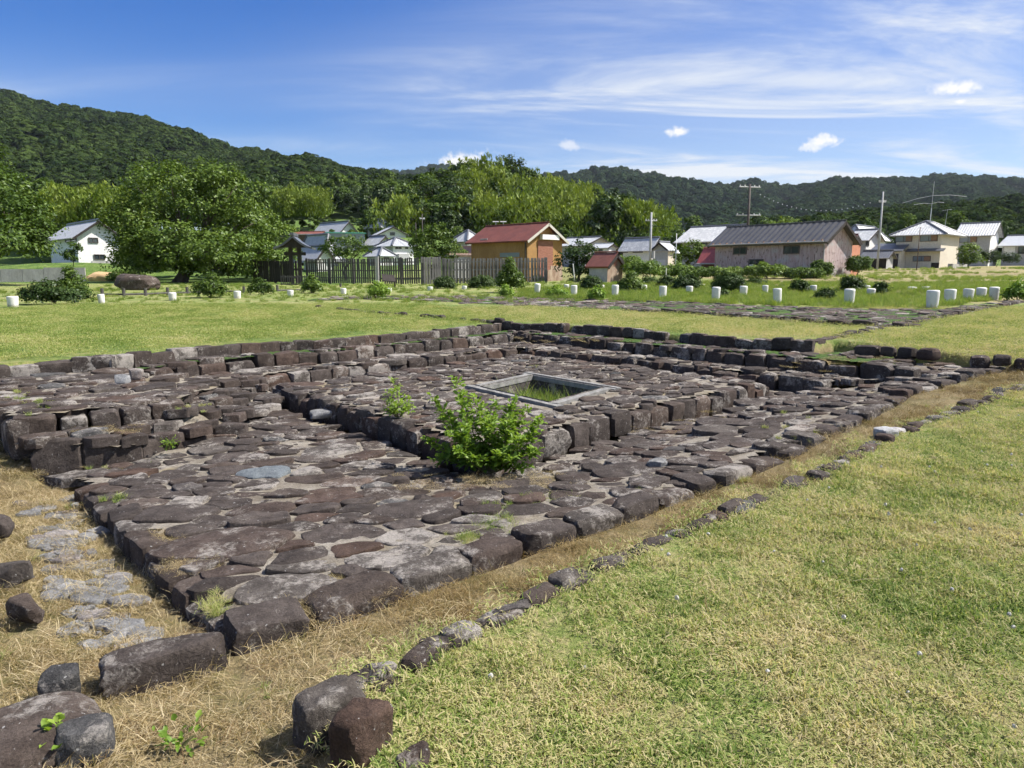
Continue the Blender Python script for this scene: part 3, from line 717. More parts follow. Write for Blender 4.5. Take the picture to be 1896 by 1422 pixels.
# --- timber well frame with its shaft
wf = empty('well_frame', (wc.x, wc.y, Z_PAD)); tag(wf, 'square frame of weathered grey timbers round the open well shaft', 'well frame')
for i in range(4):
    a, b = WELL[i], WELL[(i + 1) % 4]; t = (b - a).normalized(); L = (b - a).length; nrm = Vector((-t.y, t.x, 0))
    if nrm.dot(wc - a) < 0: nrm = -nrm
    mb = MB(); ext = .10 if i % 2 else -.14
    for (o0, o1, z0, z1) in ((0, .075, -.06, .016), (.082, .14, -.06, .006)):
        q = [a - t * ext + nrm * o0, b + t * ext + nrm * o0, b + t * ext + nrm * o1, a - t * ext + nrm * o1]
        q = [v - Vector((wc.x, wc.y, 0)) for v in q]
        mb.slab([(v.x, v.y, z1 + .002 * i) for v in q], z1 - z0)
    mb.build('beam', M_TIMBER, wf)
mb = MB(); inn = [wc + (p - wc) * .84 for p in WELL]
sh = [(p.x, p.y) for p in inn]
vs = [(x, y, Z_PAD + .02) for x, y in sh] + [(x, y, -.55) for x, y in sh]
mb.add(vs, [(0, 1, 5, 4), (1, 2, 6, 5), (2, 3, 7, 6), (3, 0, 4, 7), (4, 5, 6, 7)])
tag(mb.build('well_shaft', ST[3]), kind='structure')

# --- loose stones: (pixel x, pixel y of the centre of its foot, z, half sizes along/across/up, turn, material, cuts, label)
def boulder(px, py, z, half, rz, mm, label, seed, n=12, lift=.55, tilt=(0, 0), e=6.0, amp=.085, cuts=11, group=None, name='boulder', cutd=(.6, .95)):
    p = P(px, py, z); V, Q = rock(n, half, e, amp, cuts, seed, cutd=cutd)
    o = ob(name, rock_mesh(name, V, Q, mm)); o.location = (p.x, p.y, z + half[2] * lift); o.rotation_euler = (tilt[0], tilt[1], rz)
    return tag(o, label, 'stone', group)
boulder(308, 1256, -.10, (.235, .085, .095), .62, ST[0], 'long flat-topped boulder lying alone across the straw by the pavement corner', 501, lift=.6, e=9, amp=.075, cuts=7, cutd=(.8, .97))
boulder(118, 1282, -.03, (.07, .06, 0.064), .3, ST[3], 'upright squarish grey boulder standing left of the long boulder', 502, lift=.6, cuts=6)
boulder(160, 1388, -.03, (.085, .07, 0.064), .5, ST[3], 'wedge-shaped dark boulder beside the weed at the bottom left', 503, lift=.5, cuts=7)
boulder(20, 1388, -.03, (.26, .20, .07), .8, ST[1], 'broad smooth half-buried rock in the bottom left corner', 504, lift=.3, e=3.2, amp=.06, cuts=2)
boulder(610, 1348, -.03, (.12, .075, .10), .75, ST[2], 'pale-topped boulder at the tip of the near lawn edge', 505, lift=.55, cuts=5, e=6, cutd=(.8, .98))
boulder(672, 1402, -.03, (.10, .075, .12), 1.15, ST[1], 'reddish flat-topped boulder cut off by the bottom edge of the picture', 506, lift=.55, cuts=5, e=6, cutd=(.8, .98))
boulder(700, 1268, -.03, (.07, .05, .055), .8, ST[2], 'small speckled boulder behind the two boulders at the lawn tip', 507, lift=.6, cuts=6)
boulder(655, 1300, -.05, (.10, .05, .06), .8, ST[0], 'dark boulder wedged behind the pale-topped boulder at the lawn tip', 518, lift=.6, cuts=6)
boulder(765, 1425, -.02, (.06, .05, .05), .4, ST[0], 'small dark stone poking from the grass at the bottom edge', 508)
boulder(22, 1075, -.11, (.11, .09, 0.068), .4, ST[2], 'pale-streaked boulder at the left edge above the other one', 509, lift=.7)
boulder(50, 1140, -.10, (.12, .06, 0.060), -.5, ST[1], 'brown wedge boulder with grass before it at the left edge', 510, lift=.6)
boulder(-5, 985, -.13, (.10, .08, .08), .2, ST[0], 'dark boulder cut off by the left edge of the picture', 511)
rd = random.Random(5)
row = [(830, 1205, .10, .05, ST[0]), (948, 1148, .11, .05, ST[3]), (1052, 1096, .085, .075, ST[2]), (1130, 1062, .11, .055, ST[2]), (1200, 1028, .08, .04, ST[0]), (1248, 1004, .07, .03, ST[3]), (1318, 972, .08, .04, ST[3]), (1372, 952, .10, .05, ST[3]),
       (1470, 905, .12, .045, ST[3]), (1530, 880, .11, .04, ST[0]), (1580, 852, .10, .04, ST[0]), (1612, 834, .09, .04, ST[3]), (1690, 797, .09, .035, ST[0]), (1730, 782, .10, .035, ST[3]), (1790, 752, .12, .04, ST[0]), (1850, 730, .12, .04, ST[3])]
ordn = ['first', 'second', 'third', 'fourth', 'fifth', 'sixth', 'seventh', 'eighth', 'ninth', 'tenth', 'eleventh', 'twelfth', 'thirteenth', 'fourteenth', 'fifteenth', 'sixteenth', 'seventeenth', 'eighteenth']
for i, (px, py, a, h, mm) in enumerate(row):
    z = float(idw([tuple(p) for p in CH], np.array([P(px, py, .03).x]), np.array([P(px, py, .03).y]))[0]) - .035
    boulder(px, py, z, (a * 1.25, .07, h * .8 + .02), .72 + rd.gauss(0, .15), mm, 'low stone edging the near lawn along the straw drain, %s from the front' % ordn[i], 530 + i, n=7, lift=.45, e=4, amp=.13, cuts=6, group='stones along the near lawn edge', name='edge_boulder')
boulder(1636, 812, .07, (.12, .08, .06), .5, M_PALE, 'pale grey angular stone lying in the straw drain', 560, n=7, name='loose_stone', lift=.8, cuts=9)
boulder(1660, 803, .07, (.10, .05, .03), .2, M_PALE, 'flat pale stone resting against the angular pale stone in the drain', 561, n=7, name='loose_stone', lift=1.0)
boulder(228, 707, .26, (.085, .06, .06), .3, M_PALE, 'small whitish stone on the left terrace below the step', 562, n=7, name='loose_stone', lift=.7)
boulder(252, 700, .26, (.09, .07, .07), .3, M_SLATE, 'pale streaked stone right of the small whitish stone', 563, n=7, name='loose_stone', lift=.7)
boulder(1225, 868, -.06, (.13, .09, .06), .3, M_SLATE, 'grey lichened stone proud of the pavement right of the bush', 564, n=7, name='loose_stone', lift=.35)
boulder(1375, 835, -.03, (.12, .08, .06), .3, ST[1], 'pinkish brown stone proud of the pavement below the pad', 565, n=7, name='loose_stone', lift=.4)
boulder(600, 770, -.1, (.22, .09, .05), .2, M_SLATE, 'pale flat slab at the foot of the pad on its left side', 566, n=7, name='loose_stone', lift=.5)
boulder(428, 800, -.12, (.17, .10, .07), .3, ST[0], 'brown slab at the right end of the lower terrace wall', 568, n=7, name='loose_stone', lift=.5, e=6, cuts=4)
boulder(690, 792, -.13, (.2, .11, .13), -.55, ST[2], 'white-crusted block at the foot of the pad left of the bush', 567, n=7, name='loose_stone', lift=.75, e=6, cuts=4)
# flat grey slates in the left drain
dr = empty('drain_floor', (-2.8, 4.4, -.25)); tag(dr, kind='structure')
for i in range(95):
    px, py = rd.uniform(40, 260), rd.uniform(920, 1215); px = 75 + (py - 920) * .50 + rd.uniform(-60, 75)
    q = P(px, py, -.2); g = gz(q.x, q.y)
    q = P(px, py, g); a = rd.uniform(.06, .14); cell = [(q.x + a * rd.uniform(.7, 1.2) * math.cos(k * 1.05), q.y + a * .7 * rd.uniform(.7, 1.2) * math.sin(k * 1.05)) for k in range(6)]
    gg = paver_geom(cell, lambda x, y: gz(x, y), .01, .05, rd, .022, .0, .03)
    if gg: ob('slate', mesh_py('slate', gg[0], gg[1], M_SLATE, True, 50), dr, Vector(gg[2]) - dr.location)

# --- paved strip along the far side of the lawn
near_e = [(560, 556), (720, 553), (900, 562), (1000, 567), (1150, 573), (1300, 580), (1480, 593), (1640, 603), (1664, 603), (1780, 580), (1896, 560), (2000, 548)]
far_e = [(2000, 540), (1896, 550), (1740, 571), (1600, 571), (1438, 566), (1225, 557), (1000, 550), (850, 544), (600, 548)]
spoly = [tuple(P(x, y, .45)[:2]) for x, y in near_e + far_e]
pave('stone_strip', spoly, [(p[0], p[1], .45) for p in spoly], .52, 18, aspect=.8, edge=.12, limit=300, bedmat=M_TURF, bed=-.012, keep=.82, dome=.004, gap=(.03, .07))
edging('strip_kerb', [P(x, y, .46) for x, y in near_e[4:11]], .12, .25, (.3, .6), 1, n=4, amp=.09, skip=.06, drop=-.05)

# ------------------------------------------------------------------ scattered small plants (one instancer object per kind)
def scatter(name, pts, rot, scl, idx, coll):
    me = bpy.data.meshes.new(name); n = len(pts); me.vertices.add(n); me.vertices.foreach_set('co', np.asarray(pts, np.float32).ravel())
    a = me.attributes.new('rot', 'FLOAT_VECTOR', 'POINT'); a.data.foreach_set('vector', np.asarray(rot, np.float32).ravel())
    a = me.attributes.new('scl', 'FLOAT_VECTOR', 'POINT'); a.data.foreach_set('vector', np.asarray(scl, np.float32).ravel())
    a = me.attributes.new('pick', 'INT', 'POINT'); a.data.foreach_set('value', np.asarray(idx, np.int32))
    o = ob(name, me); ng = bpy.data.node_groups.new(name, 'GeometryNodeTree')
    ng.interface.new_socket('Geometry', in_out='INPUT', socket_type='NodeSocketGeometry'); ng.interface.new_socket('Geometry', in_out='OUTPUT', socket_type='NodeSocketGeometry')
    N = ng.nodes; K = ng.links
    gi = N.new('NodeGroupInput'); go = N.new('NodeGroupOutput'); ci = N.new('GeometryNodeCollectionInfo'); ci.inputs['Collection'].default_value = coll
    ci.inputs['Separate Children'].default_value = True; ci.inputs['Reset Children'].default_value = True
    ip = N.new('GeometryNodeInstanceOnPoints'); ip.inputs['Pick Instance'].default_value = True
    def na(nm, t): q = N.new('GeometryNodeInputNamedAttribute'); q.data_type = t; q.inputs[0].default_value = nm; return q.outputs[0]
    er = N.new('FunctionNodeEulerToRotation'); K.new(na('rot', 'FLOAT_VECTOR'), er.inputs[0])
    K.new(gi.outputs[0], ip.inputs['Points']); K.new(ci.outputs[0], ip.inputs['Instance']); K.new(na('pick', 'INT'), ip.inputs['Instance Index'])
    K.new(er.outputs[0], ip.inputs['Rotation']); K.new(na('scl', 'FLOAT_VECTOR'), ip.inputs['Scale']); K.new(ip.outputs[0], go.inputs[0])
    md = o.modifiers.new('scatter', 'NODES'); md.node_group = ng
    return o
def library(name, meshes):
    c = bpy.data.collections.new(name)
    for i, me in enumerate(meshes): c.objects.link(bpy.data.objects.new('%s_%02d' % (name, i), me))
    return c
def blades(n, size, h, w, lean, curl, seed, m, name, flat=0.0):
    r = np.random.default_rng(seed)
    b = np.stack([r.uniform(-size, size, n), r.uniform(-size, size, n), np.zeros(n)], -1)
    az = r.uniform(0, 2 * np.pi, n); H = r.uniform(*h, n); ln = np.abs(r.normal(0, lean, n)) + flat; wd = r.uniform(.7, 1.3, n) * w
    d = np.stack([np.cos(az), np.sin(az), np.zeros(n)], -1); s = np.stack([-np.sin(az), np.cos(az), np.zeros(n)], -1)
    up = np.array([0, 0, 1.0])
    def at(f):
        a = np.clip(ln + curl * f, 0, 1.9)[:, None]
        return b + (np.cos(a) * up + np.sin(a) * d) * (H * f)[:, None]
    p1, p2 = at(.5), at(1.0); p1[:, 2] = np.maximum(p1[:, 2], .004); p2[:, 2] = np.maximum(p2[:, 2], .003)
    V = np.stack([b - s * wd[:, None] / 2, b + s * wd[:, None] / 2, p1 + s * wd[:, None] * .42, p1 - s * wd[:, None] * .42, p2], 1).reshape(-1, 3)
    o = np.arange(n)[:, None] * 5
    Fc = np.concatenate([o + [0, 1, 2], o + [0, 2, 3], o + [3, 2, 4]], 0)
    return mesh_np(name, V, Fc, m, {'rnd': np.repeat(r.uniform(0, 1, n), 5)})
lib_lawn = library('lawn_tuft', [blades(260, .16, (.012, .040), .0040, .9, .6, 40 + i, M_BLADE, 'lawn_tuft') for i in range(4)])
lib_far = library('lawn_far', [blades(240, .35, (.012, .032), .008, .7, .5, 50 + i, M_BLADEG, 'lawn_far') for i in range(3)])
lib_farb = library('lawn_farb', [blades(240, .35, (.012, .032), .008, .7, .5, 55 + i, M_BLADE, 'lawn_farb') for i in range(3)])
lib_straw = library('straw_tuft', [blades(300, .16, (.03, .12), .0021, .95, .5, 60 + i, M_STRAW, 'straw_tuft', .45) for i in range(4)])
lib_tuft = library('green_tuft', [blades(70, .045, (.05, .12), .0035, .45, .6, 70 + i, M_BLADEG, 'green_tuft') for i in range(3)])
lib_tall = library('tall_tuft', [blades(90, .22, (.15, .42), .012, .3, .5, 80 + i, M_TALL, 'tall_tuft') for i in range(4)])

def in_view(x, y, mx=160):
    px = 948 + F * x / np.maximum(y * cp + .24, .2); return (px > -mx) & (px < 1896 + mx) & (y > .9)
def spread(n, x0, x1, y0, y1):
    return rng.uniform(x0, x1, n), rng.uniform(y0, y1, n)
def strew(name, x, y, coll, k, s, label, cat='grass', z=None, tiltsd=.12, zj=0.0):
    z = ground_z(x, y) if z is None else z; n = len(x)
    rot = np.stack([rng.normal(0, tiltsd, n), rng.normal(0, tiltsd, n), rng.uniform(0, 6.28, n)], -1)
    sz = rng.uniform(*s, n); scl = np.stack([sz, sz, sz * rng.uniform(.75, 1.25, n)], -1)
    return tag(scatter(name, np.stack([x, y, z + zj], -1), rot, scl, rng.integers(0, k, n), coll), label, cat, kind='stuff')
# near lawn
x, y = spread(9500, -.6, 9, .9, 11.5)
ok = in_view(x, y) & ~inpoly(x, y, ZONE) & (rng.uniform(0, 1, len(x)) < np.clip(5.5 / np.maximum(y, 1), .42, 1)); x, y = x[ok], y[ok]
strew('near_lawn_grass', x, y, lib_lawn, 4, (.85, 1.35), 'short mown grass of the near lawn, patchy green and straw')
x, y = spread(900, -.4, 9, .9, 10); ok = in_view(x, y) & ~inpoly(x, y, ZONE)
lib_stalk = library('straw_stalk', [blades(1, .001, (.10, .20), .0028, .05, .2, 90 + i, M_STRAW, 'straw_stalk', 1.25) for i in range(5)])
strew('loose_stalks', x[ok][:170], y[ok][:170], lib_stalk, 5, (.7, 1.2), 'loose straw stalks lying on the near lawn', zj=.03)
# left lawn (greener), island lawn and second lawn
x, y = spread(9000, -16, 2, 8.5, 26); ok = in_view(x, y) & ~inpoly(x, y, ZONE) & (x < .2 + (y - 17) * -.35) & (segdist(x, y, ZONE, True) > .42)
strew('left_lawn_grass', x[ok], y[ok], lib_far, 3, (.8, 1.2), 'short green grass of the lawn left of the well')
x, y = spread(9000, -3, 18, 10, 24); ok = in_view(x, y) & ~inpoly(x, y, ZONE) & ~(x < .2 + (y - 17) * -.35) & ~inpoly(x, y, spoly) & (segdist(x, y, ZONE, True) > .42)
strew('back_lawn_grass', x[ok], y[ok], lib_farb, 3, (.8, 1.2), 'short yellowish grass of the lawns behind the well')
# straw in the drains
x, y = spread(9000, -7, 8.5, 1.0, 12); ok = in_view(x, y) & inpoly(x, y, ZONE) & ~inpoly(x, y, PAVED); x, y = x[ok], y[ok]
print('straw', len(x))
M_STRAWB = blade_mat('brown_straw_blade', [(0, (.11, .105, .028)), (.25, (.17, .115, .04)), (.55, (.30, .215, .09)), (.85, (.48, .37, .19)), (1, (.15, .09, .035))], 1.0, 1.4, -.02, .25)
lib_brown = library('brown_straw', [blades(300, .16, (.03, .11), .0021, .95, .5, 160 + i, M_STRAWB, 'brown_straw', .45) for i in range(4)])
fr_ = (segdist(x, y, E1) < .62) & (y > 3.2) & (rng.uniform(0, 1, len(x)) < .8)
strew('brown_straw', x[fr_], y[fr_], lib_brown, 4, (.7, 1.15), 'browner matted dry grass in the drain along the front kerb', zj=-.004)
x, y = x[~fr_], y[~fr_]
strew('dry_straw', x, y, lib_straw, 4, (.75, 1.25), 'dry straw-coloured grass lying in the drains', tiltsd=.15, zj=-.004)
# green tufts in straw, lawn edges, joints
x, y = spread(2600, -7, 8.5, 1.2, 11); w = np.array([mnoise.noise((a * 1.3, b * 1.3, 5)) for a, b in zip(x, y)]); ok = in_view(x, y) & inpoly(x, y, ZONE) & ~inpoly(x, y, PAVED) & (w > .16)
strew('green_tufts', x[ok], y[ok], lib_tuft, 3, (.3, .8), 'small green grass tufts in the straw')
def joint_tufts(name, spots, coll, k, s, label):
    xs, ys, zs = [], [], []
    for (px, py, z, n, sx, sy) in spots:
        for _ in range(n):
            q = P(px + rng.normal(0, sx), py + rng.normal(0, sy), z); xs.append(q.x); ys.append(q.y); zs.append(z)
    return strew(name, np.array(xs), np.array(ys), coll, k, s, label, z=np.array(zs))
joint_tufts('joint_grass', [(925, 970, -.04, 60, 28, 16), (870, 998, -.03, 24, 20, 5), (1060, 930, -.05, 26, 30, 6), (1000, 925, -.05, 14, 30, 5), (1210, 905, -.02, 14, 15, 6), (400, 1128, -.02, 16, 12, 10), (220, 925, -.1, 8, 14, 4), (60, 745, .25, 26, 35, 10), (330, 750, .2, 10, 60, 10),
                            (990, 680, .06, 14, 8, 3), (1320, 885, -.02, 10, 40, 8), (1500, 800, .05, 14, 50, 14), (200, 870, -.19, 8, 50, 4)], lib_tuft, 3, (.3, .6), 'green grass growing in the joints of the pavement')
joint_tufts('joint_straw', [(310, 1000, -.04, 5, 8, 5), (350, 1045, -.03, 6, 25, 5), (640, 1090, -.02, 12, 25, 10), (500, 1130, -.02, 7, 40, 8), (1000, 900, -.06, 16, 160, 8), (1350, 790, -.1, 22, 80, 14), (840, 885, -.1, 12, 90, 4), (180, 795, .1, 10, 60, 3), (1180, 790, -.13, 10, 40, 4),
                            (150, 858, -.18, 5, 8, 3), (1250, 600 + 30, .27, 60, 220, 3), (1650, 665, .27, 50, 90, 7)], lib_straw, 4, (.3, .6), 'dry grass in the joints of the pavement')
# grass inside the well shaft and tall grass round the white posts
q = rng.uniform(-.8, .8, (160, 2)); a_, b_ = WELL[0] - WELL[1], WELL[2] - WELL[1]
f1, f2 = rng.uniform(.14, .86, 170), rng.uniform(.14, .86, 170)
xx = WELL[1].x + a_.x * f1 + b_.x * f2; yy = WELL[1].y + a_.y * f1 + b_.y * f2
strew('well_grass', xx, yy, lib_tall, 4, (.8, 1.35), 'green grass growing inside the well shaft', z=np.full(170, -.42))
tp = [tuple(P(px, py, .42)[:2]) for px, py in ((960, 552), (1225, 560), (1438, 567), (1590, 571), (1720, 573), (1860, 556), (1896, 548), (1896, 538), (1500, 538), (1100, 538), (960, 543))]
x, y = spread(6500, 0, 30, 20, 44); ok = inpoly(x, y, tp)
strew('tall_grass', x[ok], y[ok], lib_tall, 4, (.4, .85), 'tall green grass between the white posts')
x, y = spread(2600, -26, 16, 27, 50); ok = in_view(x, y) & (rng.uniform(0, 1, len(x)) < .5)
strew('rough_grass', x[ok], y[ok], lib_tall, 4, (.35, .7), 'rough grass between the lawn and the fence')
x, y = spread(5200, 15, 70, 28, 92); ok = in_view(x, y); w = np.array([mnoise.noise((a * .12, b * .35, 9)) for a, b in zip(x, y)]); ok &= w > .08
strew('field_grass', x[ok], y[ok], lib_tall, 4, (.5, 1.1), 'rough grass of the rising field on the right')

# ------------------------------------------------------------------ leaves, bushes and trees
def leaf_quads(C, Nn, size, asp, r, droop=0.0):
    n = len(C); Nn = Nn / (np.linalg.norm(Nn, axis=1)[:, None] + 1e-9)
    t = np.cross(Nn, r.normal(0, 1, (n, 3))); t /= np.linalg.norm(t, axis=1)[:, None] + 1e-9; t[:, 2] -= droop
    b = np.cross(Nn, t); s = (size * r.uniform(.6, 1.35, n))[:, None]
    return np.stack([C - t * s, C + b * s * asp, C + t * s, C - b * s * asp], 1).reshape(-1, 3), (np.arange(n)[:, None] * 4 + [0, 1, 2, 3])
def clover(seed):
    r = np.random.default_rng(seed); n = 40; d = r.normal(0, 1, (n, 3)); d /= np.linalg.norm(d, axis=1)[:, None]
    V, Fc = leaf_quads(d * .008 + np.array([0, 0, .055]), d, .005, .6, r); return mesh_np('clover_head', V, Fc, M_POST)
lib_clover = library('clover_head', [clover(95)])
x, y = spread(260, -.2, 9, 1.2, 9); ok = in_view(x, y) & ~inpoly(x, y, ZONE)
strew('clover_flowers', x[ok][:60], y[ok][:60], lib_clover, 1, (.7, 1.2), 'small white clover heads dotted over the near lawn', 'flowers')
def crown(name, lobes, ncl, nleaf, rc, size, m, seed, asp=.55, upb=.7, inner=.25, flat=1.0):
    """leaf clumps over overlapping lobes; lobes = (centre, radii)"""
    r = np.random.default_rng(seed); Cs = []; Ns = []
    vol = np.array([l[1][0] * l[1][1] + l[1][0] * l[1][2] for l in lobes]); cnt = np.maximum(3, (ncl * vol / vol.sum()).astype(int))
    for (c, ra), k in zip(lobes, cnt):
        d = r.normal(0, 1, (k, 3)); d /= np.linalg.norm(d, axis=1)[:, None]; d[:, 2] = np.where(d[:, 2] < -.35, -d[:, 2], d[:, 2])
        rr = np.where(r.uniform(0, 1, k) < inner, r.uniform(.3, .8, k), r.uniform(.82, 1.08, k))
        w = np.array([mnoise.noise(Vector(q) * 2.2 + Vector((seed, 0, c[0]))) for q in d])
        p = np.array(c) + d * np.array(ra) * (rr * (1 + .28 * w))[:, None]
        for q, dd in zip(p, d):
            kk = max(3, int(nleaf * r.uniform(.6, 1.4))); e = r.normal(0, 1, (kk, 3)); e /= np.linalg.norm(e, axis=1)[:, None]
            e *= (r.uniform(.2, 1, kk) ** .5)[:, None] * rc * r.uniform(.7, 1.3) * np.array([1, 1, .8 * flat])
            Cs.append(q + e); Ns.append(dd * .7 + np.array([0, 0, upb]) + r.normal(0, .55, (kk, 3)) + e / rc * .6)
    C = np.concatenate(Cs); V, Fc = leaf_quads(C, np.concatenate(Ns), size, asp, r)
    return mesh_np(name, V, Fc, m, {'rnd': np.repeat(np.clip(r.normal(.5, .25, len(C)), 0, 1), 4)})
def limbs(base, lobes, r0, seed, split=.4):
    rd = random.Random(seed); mb = MB(); base = Vector(base)
    top = sum((Vector(l[0]) for l in lobes), Vector()) / len(lobes); fork = base.lerp(top, split)
    fork.x += rd.gauss(0, .1)
    mb.tube([base - Vector((0, 0, .15)), base.lerp(fork, .12) , base.lerp(fork, .6) + Vector((rd.gauss(0, .05), rd.gauss(0, .05), 0)), fork], [r0 * 1.45, r0 * 1.05, r0 * .85, r0 * .7], 9)
    for c, ra in lobes:
        e = Vector(c); mid = fork.lerp(e, .5) + Vector((rd.gauss(0, .2), rd.gauss(0, .2), .1 * ra[2]))
        mb.tube([fork - Vector((0, 0, .1)), mid, e], [r0 * .5, r0 * .3, r0 * .1], 6)
        for _ in range(3):
            f = e + Vector((rd.uniform(-1, 1) * ra[0], rd.uniform(-1, 1) * ra[1], rd.uniform(.1, .8) * ra[2])) * .8
            mb.tube([mid, mid.lerp(f, .5), f], [r0 * .22, r0 * .14, r0 * .04], 5)
    return mb
def tree(label, px, py, Y, lobes_px, m, seed, dens=1.0, leaf=.13, rc=.55, trunk=.22, name='tree', dY=None, nleaf=30):
    """lobes_px: (px, py, half width px, half height px) at depth Y (+offset)"""
    s = Y / F; b = D(px, py, Y); b.z = gz(b.x, b.y) if abs(gz(b.x, b.y) - b.z) < 3 else b.z
    lob = []; rd = random.Random(seed)
    for q in lobes_px:
        c = D(q[0], q[1], Y + (q[4] if len(q) > 4 else 0)) - b; lob.append(((c.x, c.y, c.z), (q[2] * s, q[2] * s * rd.uniform(.8, 1), q[3] * s)))
    area = sum(l[1][0] * l[1][2] for l in lob); e = empty(name, b); tag(e, label, 'tree')
    ob('crown', crown('crown', lob, int(area * 4.6 * dens / rc ** 2), nleaf, rc, leaf, m, seed), e)
    limbs((0, 0, 0), lob, trunk, seed).build('trunk', M_BARK, e, True)
    return e
tree('huge dark green broad-crowned tree left of the thatched gate, darkest shade beneath it', 335, 521, 56,
     [(330, 375, 95, 68), (256, 425, 58, 54, -2), (400, 365, 62, 58), (435, 430, 60, 60, 1), (300, 455, 70, 40, -3), (385, 470, 70, 38, -3), (245, 468, 34, 28, -3), (470, 475, 40, 35), (320, 492, 70, 24, -1), (410, 495, 70, 22, 0), (260, 490, 50, 20, 2), (450, 500, 45, 20, 2)], L_OAK, 21, 2.0, .12, .62, .5)
tree('large glossy tree at the left edge of the picture overhanging the concrete wall', -20, 522, 50,
     [(-30, 380, 75, 75), (40, 410, 55, 52, -2), (58, 450, 40, 40, -3), (10, 455, 60, 40, -4), (-70, 300, 70, 70, 2)], L_OAK, 22, 1.4, .125, .58, .35)
tree('loose light green tree between the huge tree and the gate', 520, 520, 60, [(470, 430, 38, 48), (510, 445, 36, 38), (495, 480, 42, 28), (540, 470, 20, 24)], L_LIME, 23, .9, .12, .5, .14)
tree('low spreading tree behind the dark fence right of the gate', 640, 512, 63, [(640, 452, 34, 13), (608, 462, 20, 10), (668, 460, 22, 12), (640, 470, 36, 9)], L_OAK, 24, 1.0, .11, .4, .12)
tree('bushy light green tree behind the fence left of the red-roofed storehouse', 800, 505, 66, [(800, 440, 30, 22), (780, 460, 26, 20), (822, 462, 24, 20), (800, 475, 40, 14)], L_OAK, 25, 1.2, .12, .45, .13)
tree('round dark tree right of the red-roofed storehouse', 1072, 520, 52, [(1072, 472, 32, 20), (1050, 490, 22, 20), (1095, 490, 24, 22), (1075, 505, 28, 14)], L_DARK, 26, 1.2, .11, .42, .12)
tree('rounded green tree left of the small red-roofed shed by the pink shed', 1275, 503, 64, [(1280, 465, 24, 18), (1265, 482, 20, 16), (1298, 475, 18, 16)], L_OAK, 27, 1.2, .11, .4, .1)
tree('yellow-green treetop showing above the pink shed roof', 1455, 500, 85, [(1455, 425, 24, 20), (1430, 428, 16, 16), (1480, 432, 18, 14)], L_LIME, 28, 1.1, .13, .5, .12)
tree('dense green shrub-like tree right of the cream house', 1793, 496, 95, [(1793, 470, 17, 18), (1785, 484, 16, 12), (1806, 482, 12, 12)], L_LIME, 29, 1.2, .13, .45, .1)
tree('small garden tree hiding the corner of the white house on the left', 137, 490, 68, [(137, 465, 12, 14), (128, 478, 12, 10)], L_OAK, 30, 1.2, .11, .35, .07)
tree('slender young tree in front of the low terrace behind the pink roof', 845, 486, 72, [(845, 462, 10, 9), (852, 470, 12, 8)], L_LIME, 31, 1.2, .1, .3, .05)

def bush(label, px, py, hw, hh, m, seed, z=.42, leaf=.045, name='bush', trim=True, dens=1.0, group=None, top=0.0):
    b = P(px, py, z); Y = b.y; s = Y / F; w, h = hw * s, hh * s; rd = random.Random(seed)
    e = empty(name, b); tag(e, label, 'bush', group)
    if trim: lob = [((0, 0, h * .5), (w, w * .85, h * .5)), ((w * .3, .1, h * .45), (w * .7, w * .7, h * .45)), ((-w * .35, -.05, h * .45), (w * .66, w * .6, h * .42))]
    else:
        lob = [((0, 0, h * .38), (w * .8, w * .7, h * .36)), ((w * .45, 0, h * .3), (w * .55, w * .5, h * .28)), ((-w * .45, 0, h * .33), (w * .5, w * .5, h * .3)), ((rd.uniform(-.2, .2) * w, 0, h * .72), (w * .36, w * .36, h * .28))]
    a = sum(l[1][0] * l[1][2] for l in lob); rc = .16 if trim else .2
    ob('foliage', crown('foliage', lob, int(min(900, max(60, a / rc ** 2 * 11 * dens))), 26, rc, leaf, m, seed, .5, .8, .3), e)
    limbs((0, 0, 0), lob, .035, seed, .3).build('stem', M_BARK, e, True)
    return e
